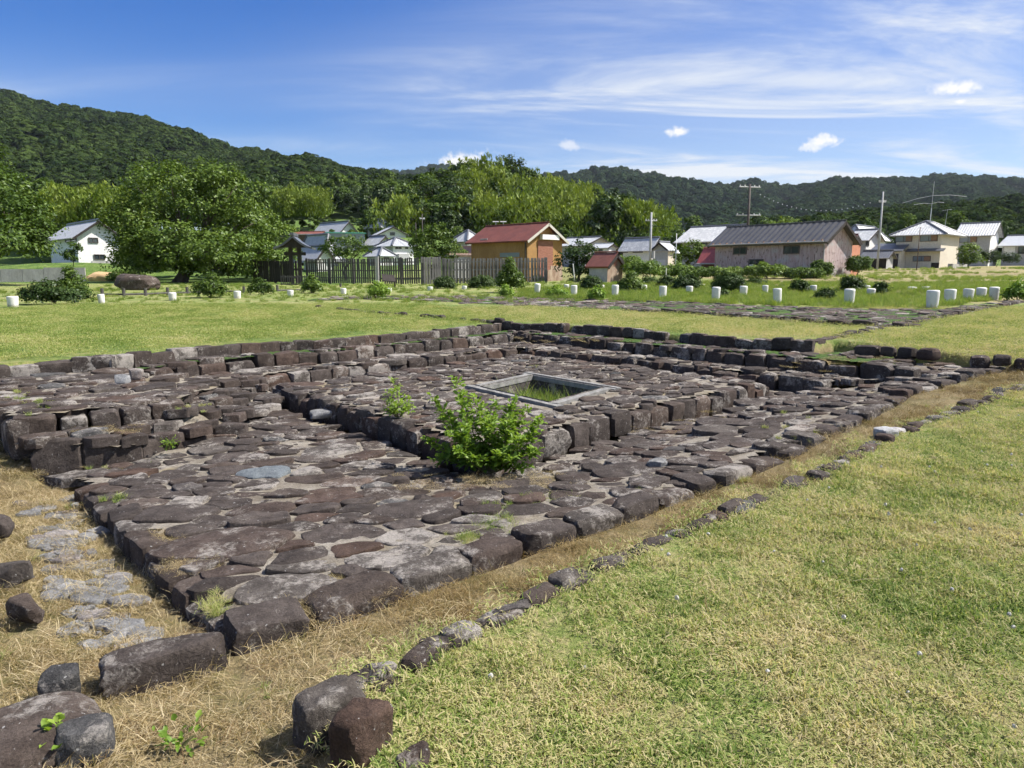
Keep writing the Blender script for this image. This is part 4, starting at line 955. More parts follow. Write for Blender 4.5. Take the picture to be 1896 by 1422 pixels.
BU = [(100, 563, 62, 42, L_BOX, 0, 'wide dark hedge-like bush at the left behind the first white post'), (138, 556, 26, 60, L_OAK, 0, 'taller leafy bush rising from the right end of the wide left bush'),
      (390, 553, 33, 44, L_OAK, 0, 'ragged green bush in front of the huge tree'), (484, 548, 22, 33, L_OAK, 0, 'spiky rounded bush left of the low rail and the gate'), (578, 546, 17, 36, L_LIME, 0, 'narrow upright bush before the left end of the dark fence'),
      (700, 554, 20, 34, L_BRIGHT, 0, 'bright green bush just left of the sign board'), (823, 541, 18, 27, L_BOX, 1, 'clipped ball bush before the step in the slatted fence'), (893, 540, 23, 28, L_BOX, 1, 'clipped wide flat-topped bush before the middle of the slatted fence'),
      (945, 545, 26, 64, L_OAK, 0, 'tall ragged bush before the right half of the slatted fence'), (938, 551, 11, 20, L_BRIGHT, 0, 'little bright bush at the foot of the tall ragged bush'), (995, 530, 12, 18, L_BOX, 1, 'small clipped bush by the right end of the slatted fence'),
      (1095, 543, 18, 30, L_BOX, 1, 'clipped bush left of the rust-roofed hut'), (1062, 532, 12, 16, L_BOX, 1, 'small dark bush below the round dark tree'), (1125, 534, 18, 28, L_BOX, 1, 'dark clipped bush directly before the rust-roofed hut'), (1166, 545, 24, 42, L_OAK, 0, 'large loose bush right of the rust-roofed hut'),
      (1204, 539, 17, 24, L_BOX, 1, 'first of the three clipped bushes right of the loose bush'), (1235, 541, 16, 28, L_BOX, 1, 'second of the three clipped bushes right of the loose bush'), (1272, 543, 24, 32, L_BOX, 1, 'third and widest of the clipped bushes right of the loose bush'),
      (1348, 549, 28, 42, L_BOX, 1, 'large clipped bush before the left half of the pink shed'), (1400, 540, 18, 24, L_BOX, 1, 'clipped bush before the middle of the pink shed'), (1480, 547, 15, 28, L_BOX, 1, 'two-tiered dark bush before the right half of the pink shed'),
      (1528, 558, 15, 21, L_BOX, 1, 'low round bush in the tall grass right of the pink shed middle'), (1577, 547, 19, 34, L_DARK, 1, 'dark round bush behind a white post below the shed gable'), (1630, 550, 12, 27, L_DARK, 1, 'dark egg-shaped bush standing alone in the grass on the right'),
      (1338, 553, 8, 14, L_BOX, 1, 'tiny round bush half sunk in the tall grass left of centre post'), (1884, 559, 24, 40, L_BRIGHT, 0, 'bright loose bush cut off by the right edge'), (1105, 556, 16, 24, L_BRIGHT, 0, 'bright weedy bush between the middle white posts'), (1030, 552, 20, 22, L_BRIGHT, 0, 'bright low weedy bush near the first white posts of the middle row')]
for i, (px, py, hw, hh, mm, tr, lb) in enumerate(BU): bush(lb, px, py, hw, hh, mm, 200 + i, trim=bool(tr), leaf=.05 if tr else .06)
# weeds along the foot of the pink shed and behind the clipped bushes
for i, (px, py, Y, hw, hh, mm, lb) in enumerate([(1345, 512, 50, 30, 14, L_LIME, 'leafy weeds at the left foot of the pink shed'), (1420, 512, 49, 34, 20, L_LIME, 'leafy weeds at the middle foot of the pink shed'), (1490, 514, 48, 30, 14, L_OAK, 'leafy weeds at the right foot of the pink shed wall'),
                                               (1518, 513, 49.5, 12, 26, L_OAK, 'vine climbing the near corner of the pink shed'), (1588, 505, 53, 16, 28, L_OAK, 'weeds beside the pink shed gable'), (1190, 512, 47, 30, 26, L_LIME, 'garden plants right of the rust-roofed hut'), (1250, 512, 49, 34, 18, L_LIME, 'rows of vegetables behind the clipped bushes'),
                                               (1300, 512, 50, 24, 14, L_OAK, 'vegetables before the small red-roofed shed'), (1160, 498, 52, 22, 20, L_LIME, 'leafy garden shrub behind the rust-roofed hut'), (235, 523, 60, 26, 20, L_OAK, 'undergrowth between the soil mound and the huge tree'), (1845, 492, 98, 40, 26, L_DARK, 'dark hedge before the houses at the far right')]):
    b = D(px, py, Y); s = Y / F; w, h = hw * s, hh * s; e = empty('weed_patch', b); tag(e, lb, 'weeds')
    lob = [((k * w * .5, random.uniform(-.4, .4), h * .45), (w * .35, .6, h * random.uniform(.35, .6))) for k in (-1.4, -.5, .4, 1.3)]
    ob('foliage', crown('foliage', lob, 260, 26, .3, .09, mm, 400 + i, .4, .6), e)
    limbs((0, 0, 0), lob, .03, 400 + i, .2).build('stem', M_BARK, e)

# ---- the leafy shrub growing through the pavement at the pad, and its small neighbours: real folded leaves on stems
def shrub(name, label, base, stems, leaf, m, seed, per=26, leafcol=None):
    rd = random.Random(seed); r = np.random.default_rng(seed); e = empty(name, base); tag(e, label, 'shrub')
    Vs, Fs, R = [], [], []; k = 0
    for (tip, bow) in stems:
        tip = Vector(tip); pts = []; b0 = Vector((tip.x * .16, tip.y * .16, 0))
        for j in range(9):
            f = j / 8; q = b0.lerp(tip, f) + Vector(bow) * math.sin(math.pi * f) * .6; pts.append(q)
        mb = MB(); mb.tube(pts, [.006 * (1 - .75 * j / 8) for j in range(9)], 5); mb.build('stem', M_STEM, e)
        n = int(per * tip.length / .6)
        for j in range(n):
            f = rd.uniform(.12, 1.0) ** .8; i0 = min(7, int(f * 8)); q = pts[i0].lerp(pts[i0 + 1], f * 8 - i0)
            az = rd.uniform(0, 6.28); el = rd.uniform(-.1, .9); d = Vector((math.cos(az) * math.cos(el), math.sin(az) * math.cos(el), math.sin(el)))
            for tw in range(rd.choice((1, 2, 3))):
                root = q + d * (rd.uniform(.01, .09) * (1.15 - f * .6)); L = leaf * rd.uniform(.6, 1.25) * (1 if f < .85 else .75)
                dd = (d + Vector((rd.gauss(0, .5), rd.gauss(0, .5), rd.gauss(.15, .4)))).normalized(); sd_ = dd.cross(Vector((rd.gauss(0, .3), rd.gauss(0, .3), 1))).normalized(); up = sd_.cross(dd)
                w = L * .27; dr = Vector((0, 0, -1))
                v = [root, root + dd * L * .4 + sd_ * w + up * w * .35, root + dd * L * .45, root + dd * L * .4 - sd_ * w + up * w * .35, root + dd * L * .8 + sd_ * w * .6 + up * w * .2 + dr * L * .06, root + dd * L * .8 - sd_ * w * .6 + up * w * .2 + dr * L * .06, root + dd * L + dr * L * .16]
                Vs += [tuple(a) for a in v]; Fs += [(k, k + 1, k + 2), (k, k + 2, k + 3), (k + 1, k + 4, k + 2), (k + 2, k + 5, k + 3), (k + 2, k + 4, k + 6), (k + 2, k + 6, k + 5)]; k += 7
                R += [min(1, max(0, (.25 + .45 * f + rd.gauss(0, .16))))] * 7
    ob('leaves', mesh_np('leaves', np.array(Vs), np.array(Fs), m, {'rnd': R}), e)['kind'] = 'stuff'
    return e
M_STEM = plain('stem_green', (.10, .12, .04), (.17, .15, .07), 9, .8)
sb = P(905, 872, -.13); rd = random.Random(77); stems = []
def stem_to(px, py, dy): q = D(px, py, sb.y + dy) - sb; return (q.x, q.y, q.z)
for (px, py, dy) in ((845, 705, .15), (800, 735, .2), (880, 735, .1), (920, 745, .25), (950, 740, .0), (980, 760, .1), (1000, 775, -.1), (905, 780, -.2), (860, 790, -.15), (830, 800, -.2), (965, 810, -.25), (790, 815, 0), (1000, 835, -.2), (800, 850, -.1), (985, 868, -.2), (870, 850, -.25), (925, 840, -.3), (815, 760, .1), (895, 765, 0), (940, 775, -.15), (855, 745, 0), (970, 785, .2), (845, 835, -.3), (950, 850, -.3)):
    stems.append((stem_to(px, py, dy), (rd.gauss(0, .05), rd.gauss(0, .05), .02)))
shrub('leafy_shrub', 'bright green leafy shrub growing through the pavement before the well pad', sb, stems, .060, L_BRIGHT, 31, 85)
sb = P(737, 772, Z_PAD); stems = [(stem_to(*q), (rd.gauss(0, .03), 0, .02)) for q in ((728, 703, .05), (722, 725, 0), (758, 735, .1), (745, 745, -.1), (715, 755, 0), (755, 760, -.1), (735, 755, -.12), (725, 765, -.1), (762, 752, 0))]
shrub('small_shrub', 'small upright light green shrub on the left edge of the well pad', sb, stems, .045, L_BRIGHT, 32, 80)
sb = P(1005, 722, -.3); stems = [(stem_to(*q), (rd.gauss(0, .03), 0, .02)) for q in ((1000, 697, .0), (990, 705, 0), (1008, 708, .1), (1000, 712, -.1))]
shrub('fern', 'pale fern-like plant growing in the well shaft', sb, stems, .07, L_BRIGHT, 33, 30)
sb = P(312, 832, -.1); stems = [(stem_to(*q), (0, 0, .01)) for q in ((308, 815, 0), (318, 814, 0), (322, 822, 0), (303, 823, -.03), (313, 822, -.05))]
shrub('seedling', 'tiny bright seedling at the foot of the brown terrace block', sb, stems, .035, L_BRIGHT, 34, 60)
sb = P(105, 1380, -.02); stems = [(stem_to(*q), (0, 0, .02)) for q in ((62, 1392, -.02), (108, 1340, 0), (128, 1358, .02), (85, 1370, -.03), (112, 1390, -.04), (140, 1415, -.05))]
shrub('weed', 'long-leaved green weed against the dark boulder at the bottom left', sb, stems, .05, L_BRIGHT, 35, 60)
sb = P(335, 1385, -.07); stems = [(stem_to(*q), (0, 0, .01)) for q in ((308, 1362, 0), (318, 1378, 0), (350, 1368, 0), (340, 1390, -.03), (362, 1360, .02))]
shrub('seedling', 'light green seedling in the straw below the long boulder', sb, stems, .035, L_BRIGHT, 36, 60)

# ------------------------------------------------------------------ white marker posts
def lathe(name, prof, m, n=16, parent=None):
    V = []; Fc = []
    for (r, z) in prof: V += [(r * math.cos(2 * math.pi * k / n), r * math.sin(2 * math.pi * k / n), z) for k in range(n)]
    for i in range(len(prof) - 1):
        for k in range(n): Fc.append((i * n + k, i * n + (k + 1) % n, (i + 1) * n + (k + 1) % n, (i + 1) * n + k))
    Fc.append(tuple((len(prof) - 1) * n + k for k in range(n)))
    return mesh_py(name, V, Fc, m, True, 60)
POSTS = {
 'front row before the tall grass': [(1725.5, 571, 538, 22), (1571.5, 565, 535.5, 19), (1439.5, 562.5, 534.5, 15.5), (1325, 558, 532, 15.5), (1227, 553.5, 530, 14), (1138.5, 550, 528, 13), (1063, 547.5, 528.5, 12), (994.5, 546, 525.6, 11)],
 'right-hand row beside the path': [(1758, 561.5, 536, 20), (1791, 558.5, 535, 18), (1815.5, 555.5, 533, 17), (1839.5, 557, 532, 16.5)],
 'row standing in the tall grass behind': [(1714, 547, 531, 15), (1687.5, 548, 531.5, 15), (1612, 550, 534.6, 15), (1603, 546, 529, 13), (1505.5, 546, 528.5, 12), (1416.5, 546, 528.5, 11), (1376, 550, 530, 14), (1298.5, 540, 526.5, 11), (1276, 546, 530, 13), (1192.5, 543, 528, 11), (1114, 542, 528, 10), (1048.5, 541.5, 527, 10)],
 'low row along the far lawn edge': [(24.5, 567.5, 549, 19), (188.5, 561.5, 545, 12), (320, 557, 542, 14), (439.5, 553.5, 539, 13), (538, 550.5, 537.5, 11.5), (636.5, 546.5, 534, 10.5), (721, 543, 533.5, 9), (796.5, 542.5, 531, 9.5), (859.5, 541, 529.5, 9.5), (921.5, 538.5, 528, 8)]}
for rown, L in POSTS.items():
    for i, (px, by, ty, w) in enumerate(L):
        b = P(px, by, .43); s = (b.y * cp + 1.2 * sp) / F; h = (by - ty) * s * 1.02; r = w * s / 2
        fresh = 1 if 'low' in rown else .93
        me = lathe('marker_post', [(r * .88 * fresh, -.12), (r * .90 * fresh, 0), (r * .95, h * .45), (r * 1.0, h * .86), (r * 1.0, h * .92), (r * .93, h * .975), (r * .75, h)], M_POST)
        o = ob('marker_post', me, None, b, random.uniform(0, 6)); o.rotation_euler = (random.gauss(0, .03), random.gauss(0, .03), random.uniform(0, 6))
        side = 'right' if 'low' not in rown else 'left'
        tag(o, 'white post, %s from the %s in the %s' % (ordn[i], side if 'right-hand' not in rown else 'near end', rown), 'post', 'white marker posts')

# ------------------------------------------------------------------ fences, gate, rails, sign, boulder, wall, path
def slat_fence(label, a, b, h, pitch, w, m, railz, stag=False, posts=True, pm=None, seed=0):
    a, b = Vector(a), Vector(b); t = (b - a); L = t.length; rz = math.atan2(t.y, t.x); rd = random.Random(seed)
    e = empty('slat_fence', a, rz); tag(e, label, 'fence'); sl = (b.z - a.z) / L
    mbs = MB(); mbs.box(-w / 2, -.011, 0, w / 2, .011, h); slat = mesh_py('slat', mbs.v, mbs.f, m)
    k = 0; x = w
    while x < L - w / 2:
        for side in ((0, 1) if stag else (0,)):
            o = ob('slat', slat, e, (x + (pitch * .5 if side else 0) + rd.gauss(0, .006), -.045 if not side else .10, sl * x + .06 + rd.gauss(0, .012))); o.rotation_euler = (0, rd.gauss(0, .012), 0)
        x += pitch; k += 1
    for z in railz:
        mb = MB(); mb.add([(0, -.03, z - .04), (L, -.03, z - .04 + sl * L), (L, .03, z - .04 + sl * L), (0, .03, z - .04), (0, -.03, z + .04), (L, -.03, z + .04 + sl * L), (L, .03, z + .04 + sl * L), (0, .03, z + .04)],
                          [(0, 3, 2, 1), (4, 5, 6, 7), (0, 1, 5, 4), (1, 2, 6, 5), (2, 3, 7, 6), (3, 0, 4, 7)]); mb.build('rail', m, e)
    x = 0
    while posts and x <= L + .1:
        mb = MB(); mb.box(-.07, .05, -.3, .07, .17, h + .1); o = mb.build('post', pm or m, e); o.location = (x, .02, sl * x); x += L / max(1, round(L / 1.9))
    return e
def fpt(px, py, Y): q = D(px, py, Y); q.z = gz(q.x, q.y); return q
slat_fence('grey double-sided slatted fence before the red-roofed storehouse', fpt(822, 526, 50), fpt(1012, 524, 52), 1.72, .25, .095, M_SLAT, (.4, 1.0, 1.55), True, seed=1)
slat_fence('short grey slatted fence panel set back between the two longer fences', fpt(783, 528, 49), fpt(816, 528, 49.5), 1.82, .2, .12, M_SLAT, (.4, 1.0, 1.6), True, seed=2)
slat_fence('dark open picket fence between the tall post and the short panel', fpt(702, 527, 52), fpt(783, 527, 52), 1.85, .165, .115, M_SLATD, (.45, 1.0, 1.6), seed=3)
slat_fence('dark open picket fence from the gate to the tall post', fpt(568, 526, 54), fpt(697, 527, 53), 1.78, .165, .115, M_SLATD, (.45, 1.0, 1.55), seed=4)
slat_fence('dark board fence in the shade left of the gate', fpt(470, 526, 56), fpt(548, 527, 55), 1.6, .17, .16, M_DARK, (.4, 1.3), seed=5)
mb = MB(); mb.box(-.11, -.11, -.3, .11, .11, 2.0); o = mb.build('gate_post', M_CONC); o.location = fpt(699, 527, 51.5); tag(o, 'single stout grey post standing where two picket fences meet', 'post')

# small roofed gate
g0 = fpt(549, 528, 52); ge = empty('roofed_gate', g0, math.radians(8)); tag(ge, 'small dark wooden gate with a curved gabled roof', 'gate')
s_ = 52 / F
for dx in (-.30, .30):
    mb = MB(); mb.box(dx - .13, -.13, -.2, dx + .13, .13, 2.7); mb.build('post', M_DARK, ge)
mb = MB(); mb.box(-.75, -.09, 2.05, .75, .09, 2.28); mb.box(-.55, -.06, 1.0, .55, .06, 1.12); mb.build('crossbeam', M_DARK, ge)
for sg in (-1, 1):
    mb = MB(); prof = [(0, 3.45), (.35, 3.12), (.7, 2.86), (1.05, 2.68), (1.35, 2.60)]
    for (x0, z0), (x1, z1) in zip(prof, prof[1:]):
        mb.slab([(sg * x0, -1.0, z0), (sg * x1, -1.0, z1), (sg * x1, 1.1, z1), (sg * x0, 1.1, z0)], .13)
    mb.build('roof_slope', M_TILED, ge)
mb = MB(); mb.box(-.12, -1.08, 3.42, .12, 1.15, 3.62); mb.build('ridge', M_TILED, ge)
mb = MB(); mb.add([(-1.1, -.75, 2.58), (1.1, -.75, 2.58), (0, -.75, 3.35), (-1.1, -.7, 2.58), (1.1, -.7, 2.58), (0, -.7, 3.35)], [(0, 1, 2), (5, 4, 3)]); mb.build('gable_board', M_DARK, ge)
# low picket screen before the gate
slat_fence('low dark wooden railing in front of the roofed gate', fpt(520, 531, 47), fpt(590, 531, 47), .62, .14, .05, M_SLATD, (.1, .58), posts=False, seed=6)

def rail_row(label, pts, h=.42, r=.045, rail=True, seed=0):
    e = empty('low_rail', pts[0]); tag(e, label, 'railing')
    for p in pts:
        mb = MB(); mb.tube([(0, 0, -.1), (0, 0, h)], r * 1.6, 8); o = mb.build('post', M_SLATD, e); o.location = p - pts[0]
    if rail:
        for a, b in zip(pts, pts[1:]):
            mb = MB(); mb.tube([a - pts[0] + Vector((0, 0, h * .35)), b - pts[0] + Vector((0, 0, h * .35))], r, 6); mb.build('rail', M_SLATD, e)
rail_row('low rail on short wooden posts before the big boulder', [P(x, y, .42) for x, y in ((190, 551), (230, 551), (270, 550), (311, 548), (347, 547), (418, 544), (452, 545))])
rail_row('low rail on short posts before the roofed gate', [P(x, y, .42) for x, y in ((514, 543), (572, 541), (631, 538))], .45)

V, Q = rock(12, (1.5, .75, .55), 3.6, .10, 6, 900, cutd=(.65, .95))
bp = D(250, 537, 41); o = ob('big_boulder', rock_mesh('big_boulder', V, Q, ST[1])); o.location = (bp.x, bp.y, bp.z + .38); o.rotation_euler = (0, .06, .1); o.scale = (.82, 1, .9)
tag(o, 'huge dark boulder lying on the grass behind the low rail', 'boulder')

sg_ = P(719, 540, .42); e = empty('sign_board', sg_, .3); tag(e, 'slanted dark information board on a single post before the fence', 'sign')
mb = MB(); mb.box(.35, -.04, -.1, .43, .04, .75); mb.build('post', M_DARK, e)
mb = MB(); mb.add([(-.35, -.25, .62), (.42, -.25, .55), (.42, .2, .92), (-.35, .2, .99), (-.35, -.25, .67), (.42, -.25, .60), (.42, .2, .97), (-.35, .2, 1.04)], [(0, 3, 2, 1), (4, 5, 6, 7), (0, 1, 5, 4), (1, 2, 6, 5), (2, 3, 7, 6), (3, 0, 4, 7)]); mb.build('panel', M_DARK, e)
mb = MB(); mb.box(-.1, -.1, -.1, .1, .1, .62); o = mb.build('stone_marker', M_POST); o.location = P(697, 538, .45); tag(o, 'slim pale stone marker left of the sign board', 'marker')

# grey concrete wall at the left, its panels; orange soil mound; sandy path
wa, wb = fpt(-120, 526, 57), fpt(160, 521, 60); t = wb - wa; L = t.length
e = empty('concrete_wall', wa, math.atan2(t.y, t.x)); tag(e, 'stained grey concrete wall under the tree at the left', 'wall')
n = 7
for i in range(n):
    mb = MB(); mb.box(i * L / n + .015, -.08, -.4, (i + 1) * L / n - .015, .08, 1.05 + (.0 if i < 5 else .12)); mb.build('panel', M_CONC, e)
V, Q = rock(12, (1.9, 1.2, .55), 2.6, .16, 2, 901); mp_ = D(205, 520, 61); o = ob('soil_mound', rock_mesh('soil_mound', V, Q, M_CLAY)); o.location = mp_ + Vector((0, 0, .2)); tag(o, 'heap of orange soil below the white house on the left', 'mound')
pp = [P(x, y, .50) for x, y in ((-80, 580), (24, 574), (140, 567), (300, 560), (300, 558), (140, 565), (24, 570), (-80, 575))]
pth = [(600, 537), (700, 537), (830, 538), (960, 537), (1060, 536), (1160, 532), (1160, 529), (1060, 530), (960, 532), (830, 533), (700, 532), (600, 532)]
def path_sheet(pts, z): 
    q = [P(x, y, z) for x, y in pts]; k = len(q) // 2; V = []; Fc = []
    for i in range(k): V += [tuple(q[i]), tuple(q[-1 - i])]
    for i in range(k - 1): Fc.append((2 * i, 2 * i + 2, 2 * i + 3, 2 * i + 1))
    return mesh_py('path', V, Fc, M_SAND)
tag(ob('path', path_sheet(pth, .56)), kind='structure')
kb = [P(x, y, .62) for x, y in ((985, 537), (1060, 536), (1130, 534))]
edging('path_kerb', kb, .2, .25, (.6, 1.0), 1, n=4, mats=[M_CONCL], e=9, amp=.03, cuts=0, stone='kerb_block')

# ------------------------------------------------------------------ buildings
def house(label, name, corner, left, right, eave, Y, walls, roof, rm, rise, over=.5, ridge='y', yaw=45, wins=(), ribs=.3, amp=.04, ridgecap=True, cat='house', extra=None, rib_n=None, gable=None, seams=False, hipr=.5):
    """corner = (px, py) foot of the near corner; left/right = pixel columns where the two visible walls end; eave = pixel row of the eave at the near corner"""
    C = D(corner[0], corner[1], Y); th = math.radians(yaw); ax = Vector((math.cos(th), math.sin(th), 0)); ay = Vector((-math.sin(th), math.cos(th), 0))
    def solve(d, px):
        k = (px - 948) / F; q = (CZ - C.z) * sp
        return (k * (C.y * cp + q) - C.x) / (d.x - k * d.y * cp)
    Ly = solve(ay, left); Lx = solve(ax, right); h = D(corner[0], eave, Y).z - C.z
    Lx = min(max(Lx, 1.5), 14); Ly = min(max(Ly, 1.5), 16)
    e = empty(name, C, th); tag(e, label, cat)
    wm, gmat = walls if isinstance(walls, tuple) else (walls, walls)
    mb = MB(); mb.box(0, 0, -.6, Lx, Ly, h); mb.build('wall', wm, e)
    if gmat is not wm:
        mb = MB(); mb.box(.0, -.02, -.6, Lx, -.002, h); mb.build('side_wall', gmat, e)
    rmb = MB(); o = over
    def plane(mb, e0, e1, up, t0, t1, rib, am):
        e0, e1, up = Vector(e0), Vector(e1), Vector(up); L = (e1 - e0).length; u = (e1 - e0) / L; nr = u.cross(up).normalized()
        if nr.z < 0: nr = -nr
        k = max(2, int(L / rib)) * 2
        ts = sorted(set([i / k for i in range(k + 1)] + [t0, t1])); V = []; Fc = []
        for i, t in enumerate(ts):
            f = 1.0
            if t0 > 0: f = min(f, t / t0)
            if t1 < 1: f = min(f, (1 - t) / (1 - t1))
            f = max(f, .0); w = nr * (am if i % 2 else 0.0) 
            V += [tuple(e0 + u * (L * t) + w), tuple(e0 + u * (L * t) + up * f + w)]
        for i in range(len(ts) - 1): Fc.append((2 * i, 2 * i + 2, 2 * i + 3, 2 * i + 1))
        mb.add(V, Fc)
        a = e0; b = e1; c = e0 + u * (L * t1) + up; d = e0 + u * (L * t0) + up
        pl = [a, b, c, d] if t1 - t0 > 1e-4 else [a, b, c]
        mb.slab([p - nr * .012 for p in pl], .12)
    ROOF = []
    caps = []
    if roof == 'gable':
        if ridge == 'y':
            W2 = Lx / 2; sl = rise / W2; dz = sl * o; hz = h - dz
            P0 = [((-o, -o, hz), (-o, Ly + o, hz), (W2 + o, 0, rise + dz)), ((Lx + o, Ly + o, hz), (Lx + o, -o, hz), (-W2 - o, 0, rise + dz))]
            caps.append(((W2, -o, h + rise), (W2, Ly + o, h + rise)))
            mb = MB()
            for yy in (.02, Ly - .02): mb.add([(0, yy, h), (Lx, yy, h), (W2, yy, h + rise - .05)], [(0, 1, 2)])
            mb.build('gable_wall', gable or gmat, e)
        else:
            W2 = Ly / 2; sl = rise / W2; dz = sl * o; hz = h - dz
            P0 = [((Lx + o, -o, hz), (-o, -o, hz), (0, W2 + o, rise + dz)), ((-o, Ly + o, hz), (Lx + o, Ly + o, hz), (0, -W2 - o, rise + dz))]
            caps.append(((-o, W2, h + rise), (Lx + o, W2, h + rise)))
            mb = MB()
            for xx in (.02, Lx - .02): mb.add([(xx, 0, h), (xx, Ly, h), (xx, W2, h + rise - .05)], [(0, 1, 2)])
            mb.build('gable_wall', gable or wm, e)
        for (a, b, c) in P0:
            mb = MB(); plane(mb, a, b, c, 0, 1, ribs, amp); mb.build('roof_slope', rm, e)
            bb = MB()                                             # verge boards at the two gable ends
            for q in (a, b):
                q = Vector(q); c_ = Vector(c); t_ = (Vector(b) - Vector(a)).normalized() * .03
                bb.slab([q - t_ - Vector((0, 0, .02)), q + t_ - Vector((0, 0, .02)), q + c_ + t_ - Vector((0, 0, .02)), q + c_ - t_ - Vector((0, 0, .02))], .2)
            bb.build('verge_board', M_CONCL if rm in (M_REDR,) else M_DARK, e)
    else:
        a = min(Lx, Ly) / 2; sl = rise / a; dz = sl * o; hz = h - dz; up = rise + dz; A = a + o
        X0, X1, Y0, Y1 = -o, Lx + o, -o, Ly + o
        LX, LY = X1 - X0, Y1 - Y0
        for (p0, p1, d, LL_) in (((X0, Y0), (X0, Y1), (1, 0), LY), ((X1, Y1), (X1, Y0), (-1, 0), LY), ((X1, Y0), (X0, Y0), (0, 1), LX), ((X0, Y1), (X1, Y1), (0, -1), LX)):
            mb = MB(); plane(mb, (p0[0], p0[1], hz), (p1[0], p1[1], hz), (d[0] * A, d[1] * A, up), min(.5, A / LL_), max(.5, 1 - A / LL_), ribs, amp); mb.build('roof_slope', rm, e)
        r0 = (X0 + A, Y0 + A, hz + up); r1 = (X1 - A, Y1 - A, hz + up)
        caps.append((r0, r1))
        for (x, y, r) in ((X0, Y0, r0), (X1, Y1, r1), (X1, Y0, r0 if LY >= LX else r1), (X0, Y1, r1 if LY >= LX else r0)): caps.append(((x, y, hz), r))
    if Y > 50 and rm not in (M_REDR, M_SHEETD):
        mb = MB(); mb.tube([(-o - .05, -o, h - sl * o - .05), (-o - .05, Ly + o, h - sl * o - .05)], .06, 6); mb.build('gutter', M_CONC, e)
    if ridgecap:
        for (p, q) in caps:
            p, q = Vector(p), Vector(q)
            if (q - p).length < .2: continue
            mb = MB(); mb.tube([p + Vector((0, 0, .06)), q + Vector((0, 0, .06))], .15 if rm in (M_TILE, M_TILEL, M_TILED) else .05, 6); mb.build('ridge', M_TILED if rm in (M_TILE, M_TILEL, M_TILED) else rm, e)
    for wd_ in wins:
        f, x0, y0, x1, y1 = wd_[:5]; kind = wd_[5] if len(wd_) > 5 else 'win'
        def onface(px, py):
            r = Vector(ray(px, py)); o_ = Vector((0, 0, CZ)) - C; nrm = ax if f == 'f' else ay; t_ = -o_.dot(nrm) / r.dot(nrm); q = o_ + r * t_
            return (q.dot(ay) if f == 'f' else q.dot(ax)), q.z
        u0, z0 = onface(x0, y1); u1, z1 = onface(x1, y0)
        z0b = onface(x1, y1)[1]; z1b = onface(x0, y0)[1]; z0 = (z0 + z0b) / 2; z1 = (z1 + z1b) / 2
        if u0 > u1: u0, u1 = u1, u0
        def bx(a0, b0, a1, b1, d0, d1):
            mb = MB(); (mb.box(-d1, a0, b0, -d0, a1, b1) if f == 'f' else mb.box(a0, -d1, b0, a1, -d0, b1)); return mb
        if kind == 'win' or kind == 'shut':
            mb = MB(); t = .07
            for (a0, b0, a1, b1) in ((u0, z0, u1, z0 + t), (u0, z1 - t, u1, z1), (u0, z0 + t, u0 + t, z1 - t), (u1 - t, z0 + t, u1, z1 - t), ((u0 + u1) / 2 - .03, z0 + t, (u0 + u1) / 2 + .03, z1 - t)):
                (mb.box(-.09, a0, b0, -.003, a1, b1) if f == 'f' else mb.box(a0, -.09, b0, a1, -.022, b1))
            w_ = mb.build('window', M_FRAME, e)
            ua, ub = u0, u1
            if kind == 'shut':
                um = u0 + (u1 - u0) * .38; bx(u0 + t, z0 + t, um, z1 - t, .004 if f == 'f' else .024, .075).build('shutter', M_SHUT, w_); ua = um - t
            bx(ua + t, z0 + t, ub - t, z1 - t, .004 if f == 'f' else .024, .035).build('pane', M_GLASSP if kind == 'shut' else M_GLASS, w_)
        else:
            mt, nm, d1 = kind; bx(u0, z0, u1, z1, .004 if f == 'f' else .024, d1).build(nm, mt, e)
    if extra: extra(e, Lx, Ly, h)
    return e, Lx, Ly, h

# the red-roofed storehouse
def ex_red(e, Lx, Ly, h):
    mb = MB(); mb.box(.05, Ly * .3, h - .55, .06, Ly * .32, h - .5); 
    mb = MB(); mb.tube([(-.12, .1, h - .15), (-.12, .1, -.3)], .05, 6); mb.build('downpipe', M_DARK, e)
    mb = MB(); mb.box(Lx * .55, -.12, -.3, Lx * .56 + .6, -.03, 1.1); mb.build('rusty_sheet', M_RUST, e)
house('ochre storehouse with a rusty red roof behind the slatted fence', 'storehouse', (976, 525), 873, 1040, 440, 58, (M_OCHRE, M_OCHRE), 'gable', M_REDR, 1.25, .42, 'y', 45, ribs=.22, amp=.018,
      wins=[('s', 995, 446, 1023, 516, (M_BRICK, 'brick_panel', .06)), ('s', 999, 435, 1030, 444, (M_WHITE, 'shutter_box', .35)), ('s', 1018, 492, 1040, 524, (M_RUST, 'rusted_sheet', .09)), ('f', 926, 468, 962, 476, (M_GLASSP, 'window_pane', .05)), ('f', 890, 442, 903, 447, (M_CONCL, 'vent', .05))], cat='storehouse', extra=ex_red)
